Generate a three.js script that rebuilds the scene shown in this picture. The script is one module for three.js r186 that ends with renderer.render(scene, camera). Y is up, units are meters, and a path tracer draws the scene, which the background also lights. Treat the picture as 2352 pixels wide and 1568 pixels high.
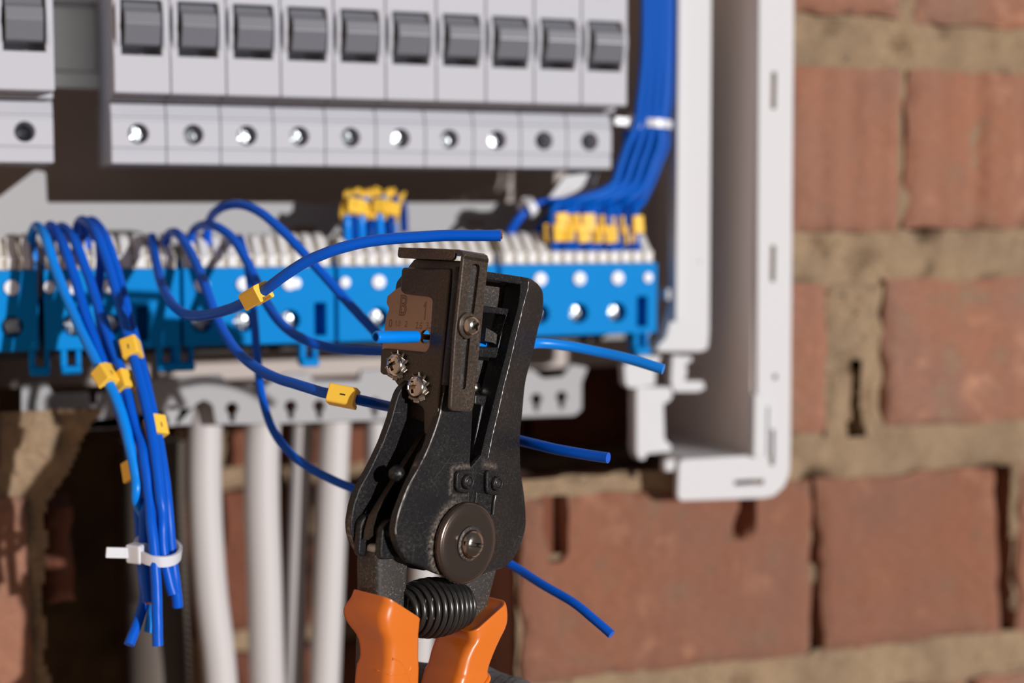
import * as THREE from 'three';
import { RoundedBoxGeometry } from 'three/addons/geometries/RoundedBoxGeometry.js';
import { mergeGeometries, mergeVertices, toCreasedNormals } from 'three/addons/utils/BufferGeometryUtils.js';
import { ImprovedNoise } from 'three/addons/math/ImprovedNoise.js';
import { MarchingCubes } from 'three/addons/objects/MarchingCubes.js';
import { Brush, Evaluator, SUBTRACTION } from 'three-bvh-csg';

// ---------------------------------------------------------------- camera, sky, sun, exposure
// World: metres, x along the brick wall, y up, z out of the wall (brick faces at z = 0). The camera stands half a metre off.
const scene = new THREE.Scene();
const camera = new THREE.PerspectiveCamera(25.25, 1.5, 0.02, 30);
camera.position.set(-0.055, 1.4, 0.513);
{
  const yaw = THREE.MathUtils.degToRad(20), pitch = Math.atan(294 / 3500);
  camera.lookAt(-0.055 + Math.sin(yaw) * Math.cos(pitch), 1.4 - Math.sin(pitch), 0.513 - Math.cos(yaw) * Math.cos(pitch));
}
camera.focus = 0.392;
camera.userData.fStop = 6.8;

scene.background = new THREE.Color().setRGB(0.17, 0.155, 0.145);
scene.environment = null;

const sun = new THREE.DirectionalLight(new THREE.Color().setRGB(1.0, 0.982, 0.97), 3.9);
{
  const az = THREE.MathUtils.degToRad(26), el = THREE.MathUtils.degToRad(8);
  const d = new THREE.Vector3(Math.sin(az) * Math.cos(el), Math.sin(el), Math.cos(az) * Math.cos(el));
  sun.target.position.set(0.09, 1.36, 0.05);
  sun.position.copy(sun.target.position).addScaledVector(d, 3);
  sun.castShadow = true; sun.shadow.radius = 1.6; sun.shadow.mapSize.set(4096, 4096); sun.shadow.bias = -0.0004;
  Object.assign(sun.shadow.camera, { left: -0.6, right: 0.6, top: 0.6, bottom: -0.6, near: 0.5, far: 6 });
  scene.add(sun, sun.target);
}
const renderer = new THREE.WebGLRenderer({ antialias: true });
renderer.toneMapping = THREE.LinearToneMapping;
renderer.toneMappingExposure = 1.0;
renderer.shadowMap.enabled = true;

// ---------------------------------------------------------------- helpers (shapes are given in millimetres)
const MM = 0.001;
const noise = new ImprovedNoise();
let seed = 7;
const rnd = () => { seed = (seed * 1664525 + 1013904223) % 4294967296; return seed / 4294967296; };
const V = (x, y, z) => new THREE.Vector3(x, y, z);
const taken = {};
const numbered = (n) => { const k = (taken[n] = (taken[n] ?? -1) + 1); return k ? `${n}_${String(k).padStart(3, '0')}` : n; };
const lin = (r, g, b) => new THREE.Color().setRGB(r, g, b);
const metres = (g) => { g.scale(MM, MM, MM); return g; };

// box-projected texture coordinates, one unit = one metre
function planarUV(g) {
  if (g.index) g = g.toNonIndexed();
  const p = g.attributes.position, uv = new Float32Array(p.count * 2);
  const a = V(), b = V(), c = V(), n = V();
  for (let i = 0; i < p.count; i += 3) {
    a.fromBufferAttribute(p, i); b.fromBufferAttribute(p, i + 1); c.fromBufferAttribute(p, i + 2);
    n.crossVectors(b.clone().sub(a), c.clone().sub(a));
    const ax = Math.abs(n.x), ay = Math.abs(n.y), az = Math.abs(n.z);
    [a, b, c].forEach((q, k) => {
      const [u, v] = az >= ax && az >= ay ? [q.x, q.y] : ax >= ay ? [q.z, q.y] : [q.x, q.z];
      uv[(i + k) * 2] = u; uv[(i + k) * 2 + 1] = v;
    });
  }
  g.setAttribute('uv', new THREE.BufferAttribute(uv, 2));
  return g;
}
function mesh(name, geo, mat, parent) {
  const m = new THREE.Mesh(geo, mat);
  m.name = name; m.castShadow = true; m.receiveShadow = true;
  parent.add(m);
  return m;
}
// part: millimetre geometry -> metre mesh with box-projected uv
const part = (name, geo, mat, parent) => mesh(name, planarUV(metres(Array.isArray(geo) ? merge(geo) : geo)), mat, parent);
function merge(list) {
  return mergeGeometries(list.map((g) => {
    let h = g.index ? g.toNonIndexed() : g.clone();
    for (const k of Object.keys(h.attributes)) if (!['position', 'normal', 'uv'].includes(k)) h.deleteAttribute(k);
    if (!h.attributes.normal) h.computeVertexNormals();
    if (!h.attributes.uv) h.setAttribute('uv', new THREE.BufferAttribute(new Float32Array(h.attributes.position.count * 2), 2));
    h.clearGroups();
    return h;
  }));
}
function thing(name, label, category, group) {
  const o = new THREE.Group(); o.name = numbered(name);
  o.userData = { label, category }; if (group) o.userData.group = group;
  scene.add(o); return o;
}
function structure(name) {
  const o = new THREE.Group(); o.name = name; o.userData = { kind: 'structure' }; scene.add(o); return o;
}
const box = (x0, x1, y0, y1, z0, z1, r = 0.4, s = 2) => {
  const w = x1 - x0, h = y1 - y0, d = z1 - z0;
  const g = r > 0 ? new RoundedBoxGeometry(w, h, d, s, Math.min(r, w / 2.01, h / 2.01, d / 2.01)) : new THREE.BoxGeometry(w, h, d);
  g.translate((x0 + x1) / 2, (y0 + y1) / 2, (z0 + z1) / 2); return g;
};
// closed outline with rounded corners
function outline(pts, r = 0, Type = THREE.Shape) {
  const s = new Type(), n = pts.length;
  for (let i = 0; i < n; i++) {
    const [px, py] = pts[(i + n - 1) % n], [x, y] = pts[i], [qx, qy] = pts[(i + 1) % n];
    const l0 = Math.hypot(px - x, py - y), l1 = Math.hypot(qx - x, qy - y), k = Math.min(r, l0 * 0.45, l1 * 0.45);
    const ax = x + (px - x) / l0 * k, ay = y + (py - y) / l0 * k, bx = x + (qx - x) / l1 * k, by = y + (qy - y) / l1 * k;
    if (i === 0) s.moveTo(ax, ay); else s.lineTo(ax, ay);
    if (k > 0) s.quadraticCurveTo(x, y, bx, by);
  }
  s.closePath(); return s;
}
const circleHole = (x, y, r) => { const p = new THREE.Path(); p.absarc(x, y, r, 0, Math.PI * 2, true); return p; };
const slotHole = (x, y, w, h) => outline([[x - w / 2, y - h / 2], [x - w / 2, y + h / 2], [x + w / 2, y + h / 2], [x + w / 2, y - h / 2]], Math.min(w, h) / 2, THREE.Path);
// plate between z0 and z1 with chamfered rims
function plate(shape, z0, z1, bevel = 0.3, curve = 8, seg = 2) {
  const g = new THREE.ExtrudeGeometry(shape, { depth: z1 - z0 - 2 * bevel, bevelEnabled: bevel > 0, bevelThickness: bevel, bevelSize: bevel, bevelOffset: -bevel, bevelSegments: seg, curveSegments: curve });
  g.translate(0, 0, z0 + bevel); return g;
}
// outline in (z, y), thickness along x from x0 (outer) to x1
function sidePlate(shape, x0, x1, bevel = 0.3, curve = 8) {
  const g = plate(shape, 0, x1 - x0, bevel, curve); g.rotateY(-Math.PI / 2); g.translate(x1, 0, 0); return g;
}
const lathe = (pts, seg = 40) => new THREE.LatheGeometry(pts.map(([r, y]) => new THREE.Vector2(r, y)), seg);
// lathe whose axis points along +z
const turned = (pts, seg = 40) => { const g = lathe(pts, seg); g.rotateX(Math.PI / 2); return g; };
function loft(sections, crease = 0.7, caps = true) {
  const n = sections[0].length, pos = [], idx = [];
  for (const s of sections) for (const p of s) pos.push(...p);
  for (let i = 0; i + 1 < sections.length; i++) for (let j = 0; j < n; j++) {
    const a = i * n + j, b = i * n + (j + 1) % n, c = a + n, d = b + n; idx.push(a, b, d, a, d, c);
  }
  if (caps) for (const [base, flip] of [[0, true], [(sections.length - 1) * n, false]]) {
    const c = pos.length / 3; let x = 0, y = 0, z = 0;
    for (let j = 0; j < n; j++) { x += pos[(base + j) * 3]; y += pos[(base + j) * 3 + 1]; z += pos[(base + j) * 3 + 2]; }
    pos.push(x / n, y / n, z / n);
    for (let j = 0; j < n; j++) flip ? idx.push(c, base + (j + 1) % n, base + j) : idx.push(c, base + j, base + (j + 1) % n);
  }
  let g = new THREE.BufferGeometry();
  g.setAttribute('position', new THREE.Float32BufferAttribute(pos, 3)); g.setIndex(idx);
  g.computeVertexNormals();
  return toCreasedNormals(g, crease);
}
const curveOf = (pts) => new THREE.CatmullRomCurve3(pts.map((p) => V(...p)), false, 'centripetal');
// round cable along a curve, closed at both ends, from arc fraction t0 to t1
function cord(curve, r, steps = 90, sides = 12, t0 = 0, t1 = 1, rf = null, capped = true) {
  const sub = []; for (let i = 0; i <= steps; i++) sub.push(curve.getPointAt(t0 + (t1 - t0) * i / steps));
  const c = new THREE.CatmullRomCurve3(sub, false, 'centripetal'), fr = c.computeFrenetFrames(steps, false);
  const pos = [], idx = [], nor = [], uv = []; let len = 0;
  for (let i = 0; i <= steps; i++) {
    const rr = rf ? r * rf(i / steps) : r; if (i) len += sub[i].distanceTo(sub[i - 1]);
    for (let j = 0; j <= sides; j++) {
      const a = j / sides * Math.PI * 2, n = fr.normals[i].clone().multiplyScalar(Math.cos(a)).addScaledVector(fr.binormals[i], Math.sin(a));
      const p = sub[i].clone().addScaledVector(n, rr); pos.push(p.x, p.y, p.z); nor.push(n.x, n.y, n.z); uv.push(j / sides * 2 * Math.PI * r * MM, len * MM);
    }
  }
  const w = sides + 1;
  for (let i = 0; i < steps; i++) for (let j = 0; j < sides; j++) { const a = i * w + j; idx.push(a, a + 1, a + w + 1, a, a + w + 1, a + w); }
  if (capped) for (const [i, s] of [[0, -1], [steps, 1]]) {
    const t = fr.tangents[i].clone().multiplyScalar(s), c0 = pos.length / 3;
    pos.push(sub[i].x, sub[i].y, sub[i].z); nor.push(t.x, t.y, t.z); uv.push(0, 0);
    for (let j = 0; j <= sides; j++) { const k = (i * w + j) * 3; pos.push(pos[k], pos[k + 1], pos[k + 2]); nor.push(t.x, t.y, t.z); uv.push(0, 0); }
    for (let j = 0; j < sides; j++) s > 0 ? idx.push(c0, c0 + 1 + j, c0 + 2 + j) : idx.push(c0, c0 + 2 + j, c0 + 1 + j);
  }
  const g = new THREE.BufferGeometry();
  g.setAttribute('position', new THREE.Float32BufferAttribute(pos, 3)); g.setAttribute('normal', new THREE.Float32BufferAttribute(nor, 3)); g.setAttribute('uv', new THREE.Float32BufferAttribute(uv, 2)); g.setIndex(idx);
  return g;
}
// place geometry built around the origin (axis +z) at point p of a curve, +z along the tangent
function along(g, p, t, up = V(0, 1, 0)) {
  const m = new THREE.Matrix4(), z = t.clone().normalize(), x = new THREE.Vector3().crossVectors(up, z).normalize(), y = new THREE.Vector3().crossVectors(z, x);
  m.makeBasis(x, y, z); m.setPosition(p); g.applyMatrix4(m); return g;
}
const csg = new Evaluator(); csg.useGroups = false; csg.attributes = ['position', 'normal', 'uv'];
function cut(base, ...tools) {
  const clean = (g) => { g = mergeVertices(merge([g])); return g; };
  let a = new Brush(clean(base)); a.updateMatrixWorld();
  for (const t of tools) { const b = new Brush(clean(t)); b.updateMatrixWorld(); a = csg.evaluate(a, b, SUBTRACTION); a.updateMatrixWorld(); }
  const g = a.geometry; g.clearGroups(); return g;
}

// ---------------------------------------------------------------- computed textures and materials
function texture(size, fn, srgb = true) {
  const d = new Uint8Array(size * size * 4);
  for (let y = 0; y < size; y++) for (let x = 0; x < size; x++) {
    const c = fn(x / size, y / size), i = (y * size + x) * 4;
    d[i] = Math.max(0, Math.min(255, c[0])); d[i + 1] = Math.max(0, Math.min(255, c[1])); d[i + 2] = Math.max(0, Math.min(255, c[2])); d[i + 3] = 255;
  }
  const t = new THREE.DataTexture(d, size, size);
  t.wrapS = t.wrapT = THREE.RepeatWrapping; t.magFilter = THREE.LinearFilter; t.minFilter = THREE.LinearMipmapLinearFilter; t.generateMipmaps = true;
  if (srgb) t.colorSpace = THREE.SRGBColorSpace;
  t.needsUpdate = true; return t;
}
// tiling noise: blend of four shifted samples keeps the seams hidden
function tnoise(u, v, f, z) {
  const n = (a, b) => noise.noise(a * f + 11.3, b * f + 4.7, z);
  const su = u * u * (3 - 2 * u), sv = v * v * (3 - 2 * v);
  return (n(u, v) * (1 - su) + n(u - 1, v) * su) * (1 - sv) + (n(u, v - 1) * (1 - su) + n(u - 1, v - 1) * su) * sv;
}
const fbm = (u, v, f, z, o = 4) => { let s = 0, a = 0.55; for (let i = 0; i < o; i++) { s += a * tnoise(u, v, f, z + i * 7.1); f *= 2.1; a *= 0.55; } return s; };
const repeat = (t, k) => { t.repeat.set(k, k); return t; };
const mix = (a, b, k) => a.map((v, i) => v + (b[i] - v) * k);
const clamp = (x, a = 0, b = 1) => Math.max(a, Math.min(b, x));

const brickTex = repeat(texture(512, (u, v) => {
  const big = fbm(u, v, 3, 1), mid = fbm(u, v, 9, 5), fine = fbm(u, v, 60, 9, 2);
  let c = mix([146, 97, 74], [134, 98, 82], clamp(0.5 + 1.6 * big));
  c = mix(c, [172, 126, 100], clamp((mid - 0.12) * 3));
  c = mix(c, [128, 106, 86], clamp((-mid - 0.08) * 3) * 0.8);
  return c.map((q) => q * (1 + 0.14 * fine));
}), 6);
const brickBump = repeat(texture(256, (u, v) => { const q = 128 + 110 * fbm(u, v, 18, 3, 4); return [q, q, q]; }, false), 12);
const mortarTex = repeat(texture(512, (u, v) => {
  const big = fbm(u, v, 4, 21), fine = fbm(u, v, 70, 25, 2), pit = fbm(u, v, 26, 29, 2);
  let c = mix([152, 128, 101], [128, 108, 86], clamp(0.5 + 1.7 * big));
  if (pit < -0.22) c = mix(c, [96, 82, 66], clamp((-0.22 - pit) * 8));
  return c.map((q) => q * (1 + 0.22 * fine));
}), 8);
const mortarBump = repeat(texture(256, (u, v) => { const q = 128 + 120 * fbm(u, v, 30, 33, 3); return [q, q, q]; }, false), 14);

// worn black enamel: specks of dust, fine scratches
const scratch = []; for (let i = 0; i < 70; i++) { const a = rnd() * Math.PI; scratch.push([rnd(), rnd(), Math.cos(a), Math.sin(a), 0.01 + 0.05 * rnd() * rnd(), rnd()]); }
function scratchAt(u, v) {
  let s = 0;
  for (const [x, y, cx, cy, l, k] of scratch) {
    const dx = u - x, dy = v - y, t = dx * cx + dy * cy; if (Math.abs(t) > l) continue;
    const d = Math.abs(-dx * cy + dy * cx + 6 * t * t * (k - 0.5)); if (d < 0.001) s = Math.max(s, (1 - d / 0.001) * (0.35 + 0.65 * k));
  }
  return s;
}
const hash = (x, y) => { let h = Math.imul(x | 0, 374761393) ^ Math.imul(y | 0, 668265263); h = Math.imul(h ^ (h >>> 13), 1274126177); return ((h ^ (h >>> 16)) >>> 0) / 4294967296; };
const enamel = (base, dust, amount) => texture(1024, (u, v) => {
  const patch = clamp(0.42 + 1.5 * fbm(u, v, 6, 41, 3)), grain = fbm(u, v, 70, 45, 2);
  const x = u * 1024, y = v * 1024, h = hash(x / 2, y / 2), h2 = hash(x / 2.4 + 91, y / 2.4 + 17);
  let c = base.map((q) => q * (0.85 + 0.3 * h + 0.4 * grain));
  c = mix(c, dust, clamp(0.025 * patch + 0.55 * grain * patch + 0.24 * patch * patch * h * h) * amount);
  if (h2 > 0.994 - 0.022 * patch) c = mix(c, dust, (0.35 + 0.6 * h) * amount);
  return mix(c, [150, 145, 138], scratchAt(u, v) * 0.4 * amount);
});
const enamelTex = repeat(enamel([22, 21, 23], [150, 140, 128], 0.8), 18);
const slideTex = repeat(enamel([66, 56, 49], [170, 152, 132], 0.9), 20);
const brownTex = repeat(enamel([46, 37, 31], [150, 128, 108], 0.4), 18);
const dustyTex = repeat(enamel([46, 42, 40], [186, 164, 138], 1.35), 20);
// the jaw plates: the same enamel over 100 mm of the tool, with the caked dust that lies round the pivot disc and the rivet bosses
const plateTex = (() => {
  const seg = (x, y, ax, ay, bx, by) => { const t = clamp(((x - ax) * (bx - ax) + (y - ay) * (by - ay)) / ((bx - ax) ** 2 + (by - ay) ** 2)); return Math.hypot(x - ax - (bx - ax) * t, y - ay - (by - ay) * t); };
  const t = texture(1536, (u, v) => {
    const x = u * 100 - 50, y = v * 100 - 20, ix = u * 1536, iy = v * 1536;
    const patch = clamp(0.4 + 1.6 * fbm(u, v, 9, 61, 3)), grain = fbm(u, v, 110, 65, 2), h = hash(ix, iy), h2 = hash(ix / 1.6 + 51, iy / 1.6 + 7);
    const r = Math.hypot(x + 2, y - 0.3), a = Math.atan2(y - 0.3, x + 2);
    let cake = Math.exp(-(((r - 10.9) / 1.5) ** 2)) * clamp(-Math.cos(a + 0.25) * 1.4);
    cake = Math.max(cake, 0.9 * Math.exp(-((seg(x, y, -8.2, 13, -8.2, 18.6) / 0.8) ** 2)), 0.9 * Math.exp(-((seg(x, y, -8, 19.2, -1.5, 19.8) / 0.8) ** 2)), 0.8 * Math.exp(-((seg(x, y, 3.2, 20.4, 8, 19.6) / 0.9) ** 2)), 0.6 * Math.exp(-((seg(x, y, -7, 12.2, -2, 12.2) / 0.6) ** 2)));
    cake *= clamp(0.55 + 1.5 * grain + 0.5 * (h - 0.5));
    let c = [20, 19, 21].map((q) => q * (0.8 + 0.4 * h + 0.5 * grain));
    c = mix(c, [150, 140, 128], clamp(0.03 * patch + 0.5 * grain * patch + 0.3 * patch * patch * h * h));
    if (h2 > 0.994 - 0.02 * patch) c = mix(c, [150, 142, 132], 0.25 + 0.5 * h);
    c = mix(c, [166, 149, 130], clamp(cake) * 0.75);
    return mix(c, [160, 155, 148], scratchAt(u, v) * 0.5);
  });
  t.repeat.set(10, 10); t.offset.set(0.5, 0.2); return t;
})();
const grainBump = repeat(texture(256, (u, v) => { const q = 128 + 120 * fbm(u, v, 40, 51, 2); return [q, q, q]; }, false), 40);

const phys = (o) => new THREE.MeshPhysicalMaterial(o);
const std = (o) => new THREE.MeshStandardMaterial(o);
const M = {
  brick: std({ map: brickTex, bumpMap: brickBump, bumpScale: 0.0012, roughness: 0.95 }),
  brickFalloff: std({ map: brickTex, color: lin(0.8, 0.76, 0.74), bumpMap: brickBump, bumpScale: 0.0012, roughness: 0.95 }),  // same brick, colour darkened to imitate light falling off at the lower right
  mortar: std({ map: mortarTex, bumpMap: mortarBump, bumpScale: 0.0016, roughness: 1 }),
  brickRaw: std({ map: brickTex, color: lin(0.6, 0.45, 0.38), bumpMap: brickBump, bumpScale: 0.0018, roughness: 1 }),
  concrete: std({ color: lin(0.3, 0.26, 0.22), roughness: 0.95 }),
  plaster: std({ color: lin(0.5, 0.37, 0.28), roughness: 0.95 }),
  white: phys({ color: lin(0.58, 0.58, 0.595), roughness: 0.6, specularIntensity: 0.3 }),
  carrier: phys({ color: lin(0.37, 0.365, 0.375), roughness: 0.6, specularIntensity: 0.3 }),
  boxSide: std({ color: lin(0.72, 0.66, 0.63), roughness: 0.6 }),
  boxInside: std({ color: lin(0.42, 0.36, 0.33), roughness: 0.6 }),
  breaker: phys({ color: lin(0.46, 0.465, 0.51), roughness: 0.6, specularIntensity: 0.3 }),
  toggle: std({ color: lin(0.16, 0.165, 0.19), roughness: 0.35 }),
  print: std({ color: lin(0.35, 0.37, 0.42), roughness: 0.6 }),
  zinc: std({ color: lin(0.72, 0.74, 0.74), metalness: 1, roughness: 0.32 }),
  screw: std({ color: lin(0.46, 0.49, 0.52), metalness: 1, roughness: 0.34 }),
  termBlue: phys({ color: lin(0.0, 0.205, 0.57), roughness: 0.6, specularIntensity: 0.15 }),
  termWhite: std({ color: lin(0.66, 0.645, 0.64), roughness: 0.45 }),
  pocket: std({ color: lin(0.42, 0.37, 0.29), roughness: 0.8 }),
  dot: std({ color: lin(0.75, 0.77, 0.82), roughness: 0.5 }),
  wire: phys({ color: lin(0.0, 0.085, 0.53), roughness: 0.36, specularIntensity: 0.4 }),
  wireLight: phys({ color: lin(0.0, 0.2, 0.72), roughness: 0.33, specularIntensity: 0.6 }),
  wireMid: phys({ color: lin(0.0, 0.09, 0.46), roughness: 0.42, specularIntensity: 0.2 }),
  wireDeep: phys({ color: lin(0.0, 0.045, 0.28), roughness: 0.42, specularIntensity: 0.2 }),
  copper: std({ color: lin(0.75, 0.34, 0.2), metalness: 1, roughness: 0.3 }),
  yellow: std({ color: lin(0.86, 0.52, 0.05), roughness: 0.5 }),
  ink: std({ color: lin(0.02, 0.02, 0.02), roughness: 0.7 }),
  cable: std({ color: lin(0.49, 0.465, 0.46), roughness: 0.5 }),
  conduit: std({ color: lin(0.11, 0.09, 0.075), roughness: 0.6 }),
  nylon: new THREE.MeshPhysicalMaterial({ color: lin(0.85, 0.86, 0.9), roughness: 0.35, transmission: 0.35, thickness: 0 }),
  enamel: phys({ map: enamelTex, roughness: 0.4, specularIntensity: 0.6, metalness: 0, bumpMap: grainBump, bumpScale: 0.00006 }),
  plate: phys({ map: plateTex, roughness: 0.4, specularIntensity: 0.6, bumpMap: grainBump, bumpScale: 0.00006 }),
  slide: std({ map: slideTex, roughness: 0.36, metalness: 0.4, bumpMap: grainBump, bumpScale: 0.00004 }),
  brownSteel: std({ map: brownTex, roughness: 0.32, metalness: 0.35 }),
  dusty: std({ map: dustyTex, roughness: 0.6, metalness: 0.1, bumpMap: grainBump, bumpScale: 0.00008 }),
  bareSteel: std({ color: lin(0.5, 0.45, 0.4), roughness: 0.2, metalness: 1 }),
  darkSteel: std({ color: lin(0.3, 0.26, 0.23), roughness: 0.18, metalness: 1 }),
  washer: std({ color: lin(0.32, 0.28, 0.24), roughness: 0.42, metalness: 0.9 }),
  wornEdge: std({ color: lin(0.24, 0.232, 0.225), roughness: 0.4, metalness: 0.7 }),
  discSteel: std({ color: lin(0.12, 0.09, 0.076), roughness: 0.25, metalness: 0.85, bumpMap: grainBump, bumpScale: 0.00002 }),
  springSteel: std({ color: lin(0.07, 0.068, 0.066), roughness: 0.3, metalness: 0.8 }),
  orange: std({ color: lin(0.62, 0.145, 0.012), roughness: 0.34 }),
  glove: std({ color: lin(0.1, 0.1, 0.105), roughness: 0.95, bumpMap: mortarBump, bumpScale: 0.0006 }),
};

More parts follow.
